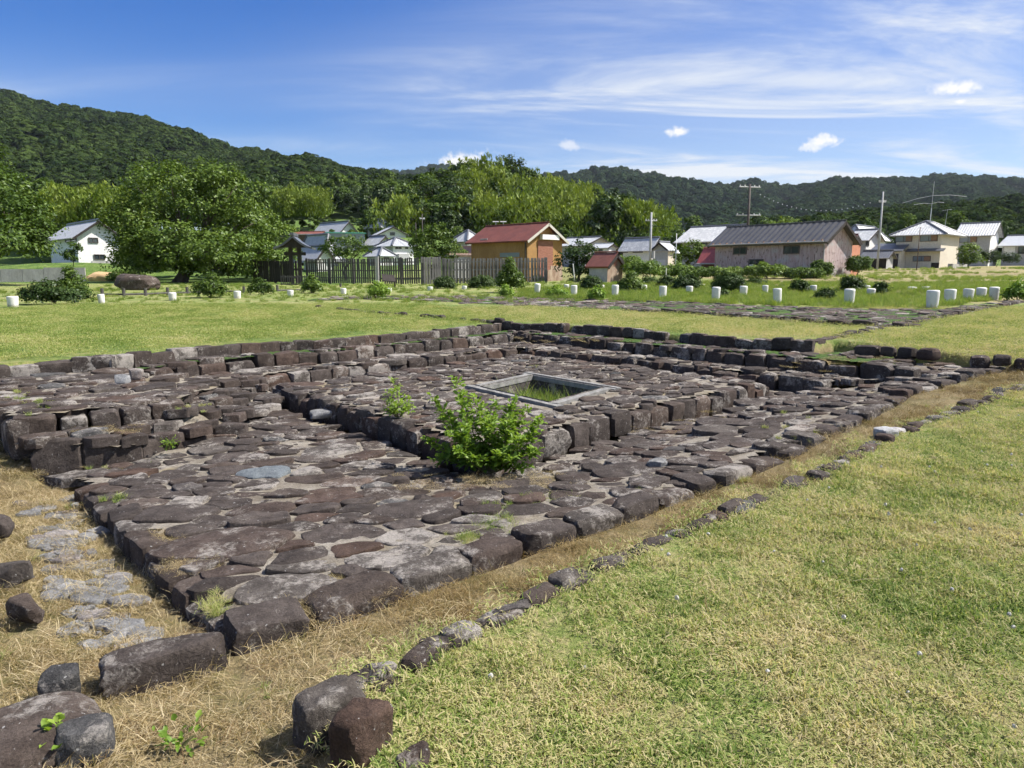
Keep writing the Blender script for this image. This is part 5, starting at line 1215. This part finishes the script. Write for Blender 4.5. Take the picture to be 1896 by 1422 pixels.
# the pink shed
def ex_pink(e, Lx, Ly, h):
    for k in range(15):
        mb = MB(); mb.box(-.42, k * Ly / 14 - .03, h - .20, .1, k * Ly / 14 + .03, h - .10); mb.build('rafter', M_SHUT, e)
    mb = MB(); mb.tube([(-.48, -.2, h - .24), (-.48, Ly + .2, h - .24)], .05, 6); mb.tube([(-.42, -.05, h - .26), (-.06, -.06, h - .5), (-.06, -.06, 0)], .035, 6); mb.build('gutter', M_CONC, e)
house('weathered pinkish grey plank shed with a dark sheet roof', 'plank_shed', (1522, 513), 1322, 1574, 441, 52, (M_SHED, M_SHED), 'gable', M_SHEETD, 1.28, .45, 'y', 37.6, ribs=.48, amp=.045,
      wins=[('f', 1358, 458, 1383, 471), ('f', 1451, 455, 1481, 470), ('f', 1386, 480, 1414, 503), ('f', 1388, 490, 1398, 497, (M_WHITE, 'paper_sheet', .10))], cat='shed', extra=ex_pink, ridgecap=True)
# houses on the right
def ex_cream(e, Lx, Ly, h):
    mb = MB(); mb.slab([(-1.0, -.6, 2.45), (-1.0, Ly * .72, 2.45), (.0, Ly * .72, 2.8), (.0, -.6, 2.8)], .1); mb.build('awning', M_TILED, e)
    mb = MB(); mb.slab([(-2.6, Ly * .70, 2.5), (-2.6, Ly + 2.6, 2.5), (.6, Ly + 2.6, 3.6), (.6, Ly * .70, 3.6)], .12); mb.build('porch_roof', M_TILED, e)
    mb = MB(); mb.box(-2.2, Ly * .75, -.4, -.05, Ly + 2.3, 2.5); mb.build('porch', M_CREAM, e)
    mb = MB(); mb.box(-2.26, Ly * .80, -.3, -2.2, Ly * .80 + 2.0, 2.1); mb.build('porch_door', M_DARK, e)
    mb = MB(); mb.box(-.05, -1.2, -.6, Lx * 1.05, -1.05, .75); mb.build('block_wall', M_CONC, e)
    mb = MB(); mb.box(-.04, .0, -.4, -.003, .95, .9); mb.build('plinth_panel', M_DARK, e)
house('cream two-storey house with a hipped light grey tile roof and an aerial mast', 'house', (1738, 499), 1655, 1771, 428, 96, (M_CREAM, M_CREAM), 'hip', M_TILEL, 1.5, .75, 'y', 45,
      wins=[('f', 1657, 435, 1690, 448, 'shut'), ('f', 1703, 434, 1737, 447, 'shut'), ('f', 1690, 474, 1724, 484, 'shut')], extra=ex_cream, ribs=.33, amp=.07)
house('grey-walled house with a white gable end right of the cream house', 'house', (1828, 497), 1770, 1843, 432, 108, (M_GREYW, M_WHITE), 'gable', M_TILEL, 1.7, .6, 'y', 47, wins=[('f', 1776, 436, 1810, 449, 'shut')], ribs=.33, amp=.07)
house('low grey-roofed house cut off by the right edge of the picture', 'house', (1935, 495), 1852, 1990, 452, 106, (M_GREYW, M_GREYW), 'gable', M_TILE, 1.6, .6, 'y', 47, wins=[('f', 1858, 456, 1880, 474, (M_WHITE, 'plaster_panel', .04)), ('f', 1884, 455, 1905, 470)])
house('small white gabled house right behind the pink shed', 'house', (1600, 496), 1574, 1625, 441, 104, (M_GREYW, M_WHITE), 'gable', M_TILEL, 1.3, .6, 'y', 42, wins=[('s', 1602, 444, 1609, 456)])
house('white-tiled house roof showing behind the pink shed ridge', 'house', (1590, 490), 1556, 1636, 434, 118, (M_GREYW, M_WHITE), 'hip', M_TILEL, 1.6, .7)
house('narrow orange-walled annex touching the pink shed gable', 'annex', (1574, 500), 1566, 1590, 446, 57, (M_ORANGE, M_ORANGE), 'gable', M_DARKRED, .5, .1, cat='annex')
house('dark carport between the pink shed and the cream house', 'carport', (1640, 497), 1596, 1652, 474, 92, (M_DARK, M_GREYW), 'gable', M_TILED, .7, .4, cat='carport')
# houses in the middle
house('long house with a large white-streaked roof behind the pink shed', 'house', (1345, 500), 1262, 1392, 440, 92, (M_GREYW, M_WHITE), 'gable', M_TILEL, 1.7, .9, wins=[('f', 1290, 445, 1310, 455)], ribs=.33, amp=.06)
house('two-storey house with lichened roof and dark balcony windows left of the utility pole', 'house', (1204, 496), 1153, 1222, 456, 100, (M_WHITE, M_WHITE), 'gable', M_TILEL, 1.2, .6, wins=[('f', 1150, 458, 1163, 468), ('f', 1172, 458, 1191, 468)])
house('boxy grey house with a pale roof right of the utility pole', 'house', (1236, 497), 1208, 1249, 460, 92, (M_GREYW, M_CREAM), 'gable', M_TILE, .8, .4, 'x', wins=[('f', 1208, 481, 1232, 491, (M_STEEL, 'shutter', .05))])
house('small white house with a bright tin roof between the round tree and the lichened roof', 'house', (1124, 496), 1096, 1140, 457, 104, (M_WHITE, M_WHITE), 'gable', M_STEEL, .5, .3, wins=[('f', 1109, 461, 1116, 470)])
house('wide house with a dark ridge behind the round dark tree', 'house', (1082, 496), 1030, 1130, 452, 114, (M_GREYW, M_GREYW), 'gable', M_TILE, 1.2, .6)
house('dark red shed with a bright red sheet roof left of the pink shed', 'shed', (1336, 506), 1298, 1346, 479, 60, (M_DARKRED, M_DARKRED), 'gable', M_REDSH, .9, .3, cat='shed', ribs=.3, amp=.01)
def ex_hut(e, Lx, Ly, h):
    mb = MB(); mb.box(Lx * .40, -.05, .95, Lx * .62, -.022, h + .25); mb.build('brown_board', M_BRICK, e)
house('little hut with a rusty roof and a pale peeling door', 'hut', (1124, 519), 1106, 1152, 488, 47, (M_CONC, M_RUST), 'gable', M_RUSTR, .72, .22, 'y', 45, cat='hut', extra=ex_hut, ribs=.2, amp=.012)
# houses on the left
house('white two-storey house with a grey tile roof behind the left trees', 'house', (146, 487), 96, 226, 434, 75, (M_WHITE, M_WHITE), 'gable', M_TILE, 1.5, .5, 'y', 45, wins=[('s', 164, 440, 181, 450), ('s', 174, 471, 194, 481), ('f', 122, 440, 142, 448), ('s', 170, 483, 215, 490, (M_CONC, 'plinth', .05))])
house('grey hip-and-gable roofed house with a white gable on the slope', 'house', (630, 448), 584, 658, 426, 138, (M_BROWN, M_WHITE), 'gable', M_TILE, 1.7, .7)
house('long low shed with a turquoise roof and a glassy wall', 'shed', (604, 466), 592, 676, 430, 118, (M_DARK, M_GLASSP), 'gable', M_GREENR, .35, .3, 'x', 15, cat='shed')
house('brown boarded shed left of the turquoise roof', 'shed', (596, 466), 540, 604, 432, 112, (M_BROWN, M_BROWN), 'gable', M_RUSTR, .3, .2, 'y', 75, cat='shed')
house('broad grey tiled house right behind the roofed gate', 'house', (606, 496), 556, 622, 462, 84, (M_DARK, M_WHITE), 'hip', M_TILE, 1.75, .6)
house('lower white-gabled wing before the broad grey tiled house', 'house', (588, 498), 563, 614, 473, 74, (M_WHITE, M_WHITE), 'gable', M_TILE, .95, .4)
house('highest hip-roofed house below the cedar stand', 'house', (706, 432), 681, 724, 416, 150, (M_GREYW, M_WHITE), 'hip', M_TILE, 1.25, .6)
house('white gabled house with one small window below the hip-roofed house', 'house', (702, 452), 696, 752, 432, 136, (M_WHITE, M_WHITE), 'gable', M_TILE, 1.3, .6, 'y', 28, wins=[('s', 722, 430, 731, 436)])
house('house with a dark blue lower roof left of the white hipped house', 'house', (700, 478), 677, 724, 449, 118, (M_GREYW, M_WHITE), 'gable', M_TILE, 1.1, .5)
house('white house with a grey hipped roof and three small windows', 'house', (728, 490), 702, 766, 452, 104, (M_GREYW, M_WHITE), 'hip', M_TILE, 1.0, .5, wins=[('s', 732, 456, 737, 461), ('s', 738, 456, 743, 461), ('s', 750, 456, 755, 461), ('s', 735, 470, 754, 480, (M_GREYW, 'bay', .5))])
house('single-storey hipped house in front of the white three-windowed house', 'house', (704, 491), 680, 729, 470, 96, (M_GREYW, M_WHITE), 'hip', M_TILE, .85, .4, wins=[('s', 710, 475, 720, 480)])
house('white house with a pale roof peeping out left of the red-roofed storehouse', 'house', (866, 490), 842, 892, 441, 96, (M_GREYW, M_WHITE), 'hip', M_TILE, 1.1, .5, wins=[('f', 848, 444, 857, 450)])
house('low building with a faded pink roof left of the storehouse', 'building', (872, 498), 830, 884, 477, 78, (M_GREYW, M_GREYW), 'gable', M_PINKR, 1.2, .3, cat='building')
house('white-walled low shed with a rusted top behind the slatted fence', 'shed', (842, 503), 815, 925, 472, 66, (M_GLASS, M_WHITE), 'gable', M_RUST, .12, .1, 'x', 20, cat='shed')
house('tiny hillside house with a turquoise roof above the bamboo', 'house', (504, 392), 490, 514, 383, 230, (M_DARK, M_WHITE), 'gable', M_GREENR, 1.0, .5)
house('pale hillside house half hidden at the top of the bamboo clump', 'house', (570, 368), 556, 580, 360, 290, (M_WHITE, M_WHITE), 'hip', M_TILE, 1.0, .6)

# ------------------------------------------------------------------ poles, wires, aerials
def upole(label, px, by, ty, Y, r, m=M_POLE, arms=(), extra=None):
    a = D(px[0], by, Y); b = D(px[1], ty, Y); e = empty('utility_pole', a); tag(e, label, 'pole'); H = b.z - a.z
    mb = MB(); mb.tube([(0, 0, -1), (0, 0, H)], [r, r * .72], 10); mb.build('shaft', m, e, True)
    for (z, w, rz) in arms:
        c, s = math.cos(rz), math.sin(rz); mb = MB(); mb.tube([(-c * w, -s * w, H - z), (c * w, s * w, H - z)], .055, 6); mb.build('crossarm', M_STEEL, e)
        for k in (-.9, -.45, .45, .9):
            mb = MB(); mb.tube([(c * w * k, s * w * k, H - z + .03), (c * w * k, s * w * k, H - z + .22)], [.06, .045], 6); mb.build('insulator', M_WHITE, e)
    if extra: extra(e, H)
    return e, a, H
def tr(z, n=1):
    def f(e, H):
        for k in range(n):
            mb = MB(); mb.tube([(.35, -.1 + .5 * k, H - z - .9), (.35, -.1 + .5 * k, H - z)], .22, 10); mb.build('transformer', M_POLE, e, True, 40)
    return f
p1 = upole('concrete utility pole with a short crossarm beside the grey boxy house', (1203, 1203), 500, 393, 88, .17, arms=((1.0, .75, .2),), extra=tr(4.6))
p2 = upole('dark utility pole with a braced crossarm rising behind the pink shed', (1382, 1386), 470, 341, 80, .17, M_POLED, ((.3, 1.3, .25), (3.3, 1.4, .1)), tr(5.6))
p3 = upole('tall slim concrete pole between the pink shed and the cream house', (1624, 1632), 498, 355, 88, .13, arms=((1.2, .45, .1),))
upole('thin rusty post in front of the cream house', (1697, 1699), 500, 420, 84, .055, M_BROWN)
upole('distant utility pole above the trees left of the storehouse', (783, 783), 470, 396, 120, .09, M_POLED, ((.8, .45, .5),))
upole('short utility pole by the white hillside houses', (771, 771), 470, 412, 125, .08, M_POLED)
lp, a_, H_ = upole('thin street lamp pole with a small shade in the garden', (1250, 1253), 514, 432, 56, .035, M_STEEL)
mb = MB(); mb.tube([(.08, -.1, H_ * .55), (.08, -.1, H_ * .62)], [.22, .05], 10); mb.build('lamp_shade', M_WHITE, lp)
for i, (px, py, Y, h, lb) in enumerate([(1204, 517, 47, .65, 'left one of two thin white garden stakes'), (1233, 513, 48, .6, 'right one of two thin white garden stakes'), (1064, 515, 48, .95, 'leaning white pipe stake left of the round dark tree')]):
    mb = MB(); mb.tube([(0, 0, -.2), (-.12 if i == 2 else 0, 0, h)], .035, 6); o = mb.build('stake', M_POST); o.location = D(px, py, Y); tag(o, lb, 'stake')
# aerial on the cream house
am = D(1722, 412, 101); e = empty('aerial_mast', am); tag(e, 'tall guyed aerial mast with long drooping elements on the cream house roof', 'aerial')
top = D(1730, 336, 101) - am; mb = MB(); mb.tube([(0, 0, -.3), top * .35], .06, 6); mb.tube([top * .35, top], .025, 5); mb.build('mast', M_STEEL, e)
def wire_pts(a, b, sag, n=10): return [a.lerp(b, i / n) - Vector((0, 0, sag * 4 * (i / n) * (1 - i / n))) for i in range(n + 1)]
for (x0, y0, xm, ym, x1, y1) in ((1671, 376, 1728, 362, 1790, 364), (1692, 379, 1726, 377, 1748, 375)):
    a, b, c_ = D(x0, y0, 101) - am, D(xm, ym, 101) - am, D(x1, y1, 101) - am; mb = MB(); mb.tube([a, a.lerp(b, .5) + Vector((0, 0, .12)), b, b.lerp(c_, .5) + Vector((0, 0, .15)), c_], .022, 5); mb.build('element', M_STEEL, e)
for dx in (-1.0, 1.0):
    mb = MB(); mb.tube([(dx, 0, -.2), top * .3], .012, 4); mb.build('guy_wire', M_WIRE, e)
am2 = D(1750, 414, 101); e = empty('tv_aerial', am2); tag(e, 'small television aerial right of the tall mast', 'aerial')
mb = MB(); mb.tube([(0, 0, -.5), (.15, 0, 1.9)], .02, 5); mb.build('mast', M_STEEL, e); mb = MB(); mb.tube([(-.55, 0, 1.75), (.75, 0, 1.95)], .02, 5)
for k in range(6): mb.tube([(-.5 + k * .22, -.25, 1.76 + k * .035), (-.5 + k * .22, .25, 1.76 + k * .035)], .012, 4)
mb.build('yagi', M_STEEL, e)
for (px, lb) in ((918, 'short flat aerial on the storehouse ridge side'), (932, 'white mast aerial behind the storehouse roof')):
    a = D(px, 420, 72); e = empty('roof_aerial', a); tag(e, lb, 'aerial'); mb = MB(); mb.tube([(0, 0, -1), (0, 0, .55)], .03, 5); mb.build('mast', M_STEEL, e); mb = MB(); mb.tube([(-.3, 0, .5), (.3, 0, .5)], .05, 5); mb.build('boom', M_WHITE, e)
def wire(label, pts, r=.014):
    mb = MB(); mb.tube(pts, r, 4, False); tag(mb.build('power_line', M_WIRE), label, 'cable')
def arm(px, py, Y): return D(px, py, Y)
wire('power line dropping from the dark pole to the concrete pole', wire_pts(arm(1371, 372, 80), arm(1204, 418, 88), 1.0), .022)
wire('power line running on from the concrete pole to the left', wire_pts(arm(1202, 420, 88), arm(1050, 432, 100), .6), .02)
wire('second power line running from the concrete pole to the left', wire_pts(arm(1202, 428, 88), arm(1050, 435, 100), .6), .02)
wire('stay wire on the left of the dark pole', [arm(1383, 345, 80), arm(1368, 420, 80)], .016)
wire('stay wire on the right of the dark pole', [arm(1395, 370, 80), arm(1384, 418, 80)], .016)
wire('service line crossing the bamboo hill foot', wire_pts(arm(783, 418, 120), arm(930, 422, 110), .4), .02)
ln = wire_pts(D(1400, 356, 300), D(1622, 372, 260), 5.2, 24); mb = MB(); mb.tube(ln, .05, 4, False); e = empty('marked_line', ln[0]); tag(e, 'long sagging line hung with small white markers against the mountain', 'cable')
o = mb.build('cable', M_WIRE, e); o.location = -ln[0]
for i, q in enumerate(ln[1:-1]):
    mb = MB(); mb.tube([(0, 0, -.16), (0, 0, -.08), (0, 0, .08), (0, 0, .16)], [.08, .2, .2, .08], 8); o = mb.build('marker_ball', M_WHITE, e); o.location = q - ln[0]

# ------------------------------------------------------------------ hills and woods
def interp_px(L, x): return np.interp(x, [p[0] for p in L], [p[1] for p in L])
def hill(name, ridge, Yr, base, Yb, th, m, seed, nc=150, nr=40, back=1.25, pw=1.0, gul=.08, gs=1.0):
    """ridge / base: pixel lines; returns the object and a function (u,s) -> point for planting"""
    x0, x1 = ridge[0][0], ridge[-1][0]
    def pt(px, s):
        zr = CZ + (503 - interp_px(ridge, px)) * Yr / F - th; zb = CZ + (503 - interp_px(base, px)) * Yb / F
        Y_ = Yb + (Yr - Yb) * s; X_ = (px - 948) / F * Y_ * 1.0
        f = np.where(s <= 1, np.clip(s, 0, 1) ** pw, 1 - (s - 1) * 2.2)
        z = zb + (zr - zb) * f
        return X_, Y_, z
    us = np.linspace(x0, x1, nc); ss = np.linspace(0, back, nr); U, S = np.meshgrid(us, ss); X_, Y_, Z_ = pt(U.ravel(), S.ravel())
    amp = gul * (CZ + (503 - interp_px(ridge, U.ravel())) * Yr / F) * np.clip(np.sin(np.pi * np.clip(S.ravel(), 0, 1)), 0, 1)
    nz = np.array([mnoise.fractal(Vector((a, b, seed)) * (gs * 9 / Yr), 1.0, 2.0, 4) for a, b in zip(X_, Y_ * .5)])
    Z_ = Z_ + amp * nz
    ii = np.arange(nc * nr).reshape(nr, nc); q = np.stack([ii[:-1, :-1], ii[:-1, 1:], ii[1:, 1:], ii[1:, :-1]], -1).reshape(-1, 4)
    V = np.stack([X_, Y_, Z_], -1); o = tag(ob(name, mesh_np(name, V, q, m, None, True)), kind='structure')
    G = V.reshape(nr, nc, 3)
    def plant(n, smin=0.0, smax=1.05, umin=0.0, umax=1.0):
        u = rng.uniform(umin, umax, n) * (nc - 1.001); s = rng.uniform(smin, smax, n) / back * (nr - 1.001)
        i, j = s.astype(int), u.astype(int); a, b = (s - i)[:, None], (u - j)[:, None]
        return (G[i, j] * (1 - a) * (1 - b) + G[i + 1, j] * a * (1 - b) + G[i, j + 1] * (1 - a) * b + G[i + 1, j + 1] * a * b)
    return o, plant
m, T = newmat('forest_floor'); finish(T, T.ramp(T.noise(pos(T), .05, 5, .6), [(.3, (.018, .034, .012)), (.7, (.035, .058, .018))]), .95); M_FLOOR = m

def blob_tree(seed, m, conif=False):
    r = np.random.default_rng(seed); n = 400
    d = r.normal(0, 1, (n, 3)); d /= np.linalg.norm(d, axis=1)[:, None]; d[:, 2] = np.abs(d[:, 2]) * 1.0 - .15
    if conif: hgt = r.uniform(0, 1, n) ** .8; rad = (1 - hgt) * .42 + .05; az = r.uniform(0, 6.28, n); C = np.stack([np.cos(az) * rad, np.sin(az) * rad, hgt * 1.9], -1); Nn = np.stack([np.cos(az), np.sin(az), np.full(n, .9)], -1); sz = .17
    else:
        w = np.array([mnoise.noise(Vector(q) * 2.0 + Vector((seed, 0, 0))) for q in d]); C = d * (.85 + .35 * w)[:, None] * np.array([1, 1, .85]) + np.array([0, 0, .5]); Nn = d + np.array([0, 0, .6]); sz = .165
    V, Fc = leaf_quads(C, Nn + r.normal(0, .35, (n, 3)), sz, .75, r)
    return mesh_np('far_tree', V, Fc, m, {'rnd': np.repeat(np.clip(r.normal(.5, .22, n), 0, 1), 4)})
def leafy(seed, m, h=1.0, n=26, lv=26, size=.055, conif=False):
    """a mid-distance tree about one unit tall"""
    r = random.Random(seed)
    if conif: lob = [((0, 0, .25 + .15 * k), (.20 - .034 * k, .20 - .034 * k, .12)) for k in range(5)]
    else: lob = [((r.uniform(-.15, .15), r.uniform(-.15, .15), r.uniform(.45, .8)), (r.uniform(.18, .28),) * 2 + (r.uniform(.14, .22),)) for _ in range(5)]
    return crown('wood_tree', lob, n * 4, lv, .075, size * .6, m, seed, .55)
def bamboo(seed):
    r = np.random.default_rng(seed); Cs = []; Ns = []
    for k in range(7):
        bx_, by_ = r.normal(0, .10, 2); bend = r.normal(0, .13, 2); bend[0] += .05
        f = r.uniform(.22, 1, 150); sw = np.sin(f * np.pi) ** .7 * .085 + .015
        c = np.stack([bx_ + bend[0] * f ** 3 + r.normal(0, 1, 150) * sw, by_ + bend[1] * f ** 3 + r.normal(0, 1, 150) * sw, f * r.uniform(.85, 1.05) - .05 * f ** 4 - np.abs(r.normal(0, .02, 150))], -1)
        Cs.append(c); Ns.append(np.stack([r.normal(0, .5, 150), r.normal(-.2, .5, 150), np.full(150, .55)], -1))
    C = np.concatenate(Cs); V, Fc = leaf_quads(C, np.concatenate(Ns), .030, .38, r, .9)
    rn = np.clip(.25 + .5 * C[:, 2] + r.normal(0, .16, len(C)), 0, 1)
    return mesh_np('bamboo', V, Fc, L_BAMBOO, {'rnd': np.repeat(rn, 4)})
lib_far1 = library('far_tree', [blob_tree(300 + i, L_FAR) for i in range(7)])
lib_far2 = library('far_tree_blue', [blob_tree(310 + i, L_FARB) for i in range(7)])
lib_mid = library('wood_tree', [leafy(320 + i, (L_OAK, L_DARK, L_DARK, L_OAK)[i]) for i in range(4)] + [leafy(330 + i, L_DARK, conif=True) for i in range(2)])
lib_bam = library('bamboo', [bamboo(340 + i) for i in range(4)])
def wood(name, pts, lib, k, s, label, zs=(.8, 1.25), cat='wood', lo=0):
    n = len(pts); sz = s[0] + (s[1] - s[0]) * rng.uniform(0, 1, n) ** 1.6; rot = np.stack([rng.normal(0, .04, n), rng.normal(0, .04, n), rng.uniform(0, 6.28, n)], -1)
    return tag(scatter(name, pts, rot, np.stack([sz, sz, sz * rng.uniform(*zs, n)], -1), rng.integers(lo, k, n), lib), label, cat, kind='stuff')

RL = [(-700, 120), (-350, 150), (-120, 178), (0, 190), (45, 184), (100, 204), (200, 222), (300, 236), (350, 250), (400, 268), (450, 285), (500, 292), (560, 304), (620, 320), (660, 329), (720, 334), (820, 345), (950, 370)]
h1, pl1 = hill('wooded_mountain', RL, 720, [(-700, 430), (0, 400), (300, 390), (480, 370), (600, 372), (740, 385), (950, 400)], 300, 5, M_FLOOR, 3, gul=.09)
wood('mountain_forest', pl1(15000), lib_far1, 7, (2.2, 6.6), 'dense dark forest covering the mountain on the left')
h2, pl2 = hill('wooded_mountain', [(560, 345), (650, 332), (700, 327), (750, 326), (790, 318), (830, 312), (900, 330), (1000, 350)], 1900, [(560, 400), (1000, 400)], 1300, 6, M_FLOOR, 4, nc=60, nr=20)
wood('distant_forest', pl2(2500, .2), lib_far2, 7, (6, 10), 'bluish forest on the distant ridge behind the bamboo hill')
RR = [(880, 350), (950, 338), (1010, 333), (1060, 326), (1100, 321), (1130, 319), (1200, 331), (1250, 338), (1300, 346), (1330, 351), (1345, 348), (1385, 342), (1410, 347), (1432, 353), (1470, 348), (1530, 344), (1600, 340), (1700, 334), (1760, 337), (1800, 335), (1850, 340), (1896, 347), (2000, 352), (2300, 350), (2700, 340)]
h3, pl3 = hill('wooded_mountain', RR, 1350, [(880, 425), (1200, 432), (1500, 436), (1896, 436), (2700, 430)], 650, 7, M_FLOOR, 5, nc=170, nr=44, gul=.15, gs=1.6)
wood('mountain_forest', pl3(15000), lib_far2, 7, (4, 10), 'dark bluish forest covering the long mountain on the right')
RN = [(1380, 432), (1480, 415), (1560, 398), (1640, 385), (1720, 380), (1800, 372), (1896, 362), (2100, 350), (2500, 345)]
h4, pl4 = hill('wooded_hill', RN, 420, [(1380, 440), (1600, 438), (1896, 440), (2500, 440)], 230, 6, M_FLOOR, 6, nc=80, nr=24)
wood('hill_forest', pl4(2600), lib_far1, 7, (3.0, 5.2), 'nearer dark forest slope behind the houses on the right')
# middle hill with bamboo
RM = [(690, 430), (730, 400), (770, 358), (800, 335), (850, 322), (905, 314), (945, 308), (1000, 332), (1060, 352), (1110, 372), (1150, 386), (1190, 408), (1250, 436)]
h5, pl5 = hill('bamboo_hill', RM, 205, [(690, 478), (800, 476), (1000, 478), (1250, 478)], 150, 9.5, M_FLOOR, 7, nc=80, nr=24, back=1.4, gul=.03)
q = pl5(560, 0, 1.1); px = 948 + F * q[:, 0] / q[:, 1]
isb = ((px > 855) & (px < 1110)) | (((px > 1165) & (px < 1215)) | ((px > 735) & (px < 790) & (q[:, 1] < 175)))
mixd = isb & (rng.uniform(0, 1, len(px)) < .2) & (px < 1110); isb &= ~mixd
wood('bamboo_grove', q[isb], lib_bam, 4, (9.5, 13), 'bright bamboo covering the right flank of the middle hill', (.85, 1.1))
isd = ((px < 870) & (px > 700)) | ((px > 1100) & (px < 1180)) | mixd
qq = q[isd]; wood('hill_wood', qq, lib_mid, 6, (8, 12), 'dark mixed trees on the left half of the middle hill')
# bamboo clumps and woods on the left slope
def clump(px0, px1, Y0, Y1, n, ybase):
    x = rng.uniform(px0, px1, n); y = rng.uniform(Y0, Y1, n); return np.array([tuple(D(a, ybase(a, b), b)) for a, b in zip(x, y)])
wood('bamboo_clump', clump(515, 600, 165, 195, 46, lambda a, b: 412 - (b - 165) * .25), lib_bam, 4, (6.5, 9), 'bamboo clump on the green slope left of the meadow', (.85, 1.1))
wood('bamboo_thicket', clump(70, 250, 100, 150, 170, lambda a, b: 470 - (b - 100) * .9), lib_bam, 4, (6, 9.5), 'bamboo thicket behind the white house on the left', (.85, 1.1))
wood('slope_wood', clump(440, 730, 230, 330, 240, lambda a, b: 412 - (b - 230) * .35), lib_mid, 4, (7, 13), 'mixed trees along the top of the green slope')
wood('cedar_stand', clump(680, 770, 195, 230, 60, lambda a, b: 425 - (b - 195) * .2), lib_mid, 6, (8, 10.5), 'dark cedar stand above the hillside houses', (1.0, 1.3), lo=4)
wood('slope_scrub', clump(480, 720, 130, 200, 90, lambda a, b: 452 - (b - 130) * .5), lib_mid, 4, (1.5, 3.2), 'scattered scrub on the green slope')
wood('village_trees', clump(780, 1300, 125, 150, 45, lambda a, b: 478), lib_mid, 4, (3, 5.5), 'trees between the village houses and the bamboo hill')
wood('roadside_trees', clump(1280, 2000, 150, 220, 110, lambda a, b: 470), lib_mid, 4, (5, 9), 'trees behind the houses on the right')
wood('left_undergrowth', clump(235, 500, 62, 78, 90, lambda a, b: 512 - (b - 62) * .8), lib_mid, 4, (1.6, 3.4), 'dark undergrowth below the left trees', cat='undergrowth')
wood('far_left_wood', clump(-300, 480, 130, 260, 240, lambda a, b: 455 - (b - 130) * .35), lib_mid, 4, (7, 11), 'wood at the mountain foot behind the left trees')
tree('tall round-topped tree standing out on the crest of the bamboo hill', 946, 400, 190, [(946, 308, 24, 20), (940, 342, 32, 26), (935, 375, 34, 26), (955, 365, 26, 24)], L_DARK, 41, .55, .32, 1.1, .35)
tree('dark spreading tree on the left shoulder of the bamboo hill', 800, 430, 172, [(800, 350, 30, 18), (785, 375, 34, 24), (830, 370, 34, 24), (845, 340, 26, 18)], L_DARK, 42, .55, .32, 1.1, .3)
tree('brownish rounded tree at the right end of the bamboo hill', 1135, 450, 165, [(1135, 398, 24, 18), (1155, 412, 24, 18), (1115, 388, 18, 14)], L_OAK, 43, .55, .3, 1.0, .3)

# ------------------------------------------------------------------ summer haze: one even volume round the place
m = bpy.data.materials.new('haze'); m.use_nodes = True; T = NT(m.node_tree)
T.n('ShaderNodeOutputMaterial', {'Volume': T.n('ShaderNodeVolumePrincipled', {'Color': (.80, .88, 1, 1), 'Density': .000055, 'Anisotropy': .2})})
zmax = max((o.matrix_basis @ Vector(c)).z for o in (h1, h2, h3, h4, h5) for c in o.bound_box) + 25
mb = MB(); mb.box(float(gx.min()) - 50, float(gy.min()) - 30, float(GZ.min()) - 1.2, float(gx.max()) + 50, float(gy.max()) + 50, zmax); tag(mb.build('haze', m), kind='stuff')
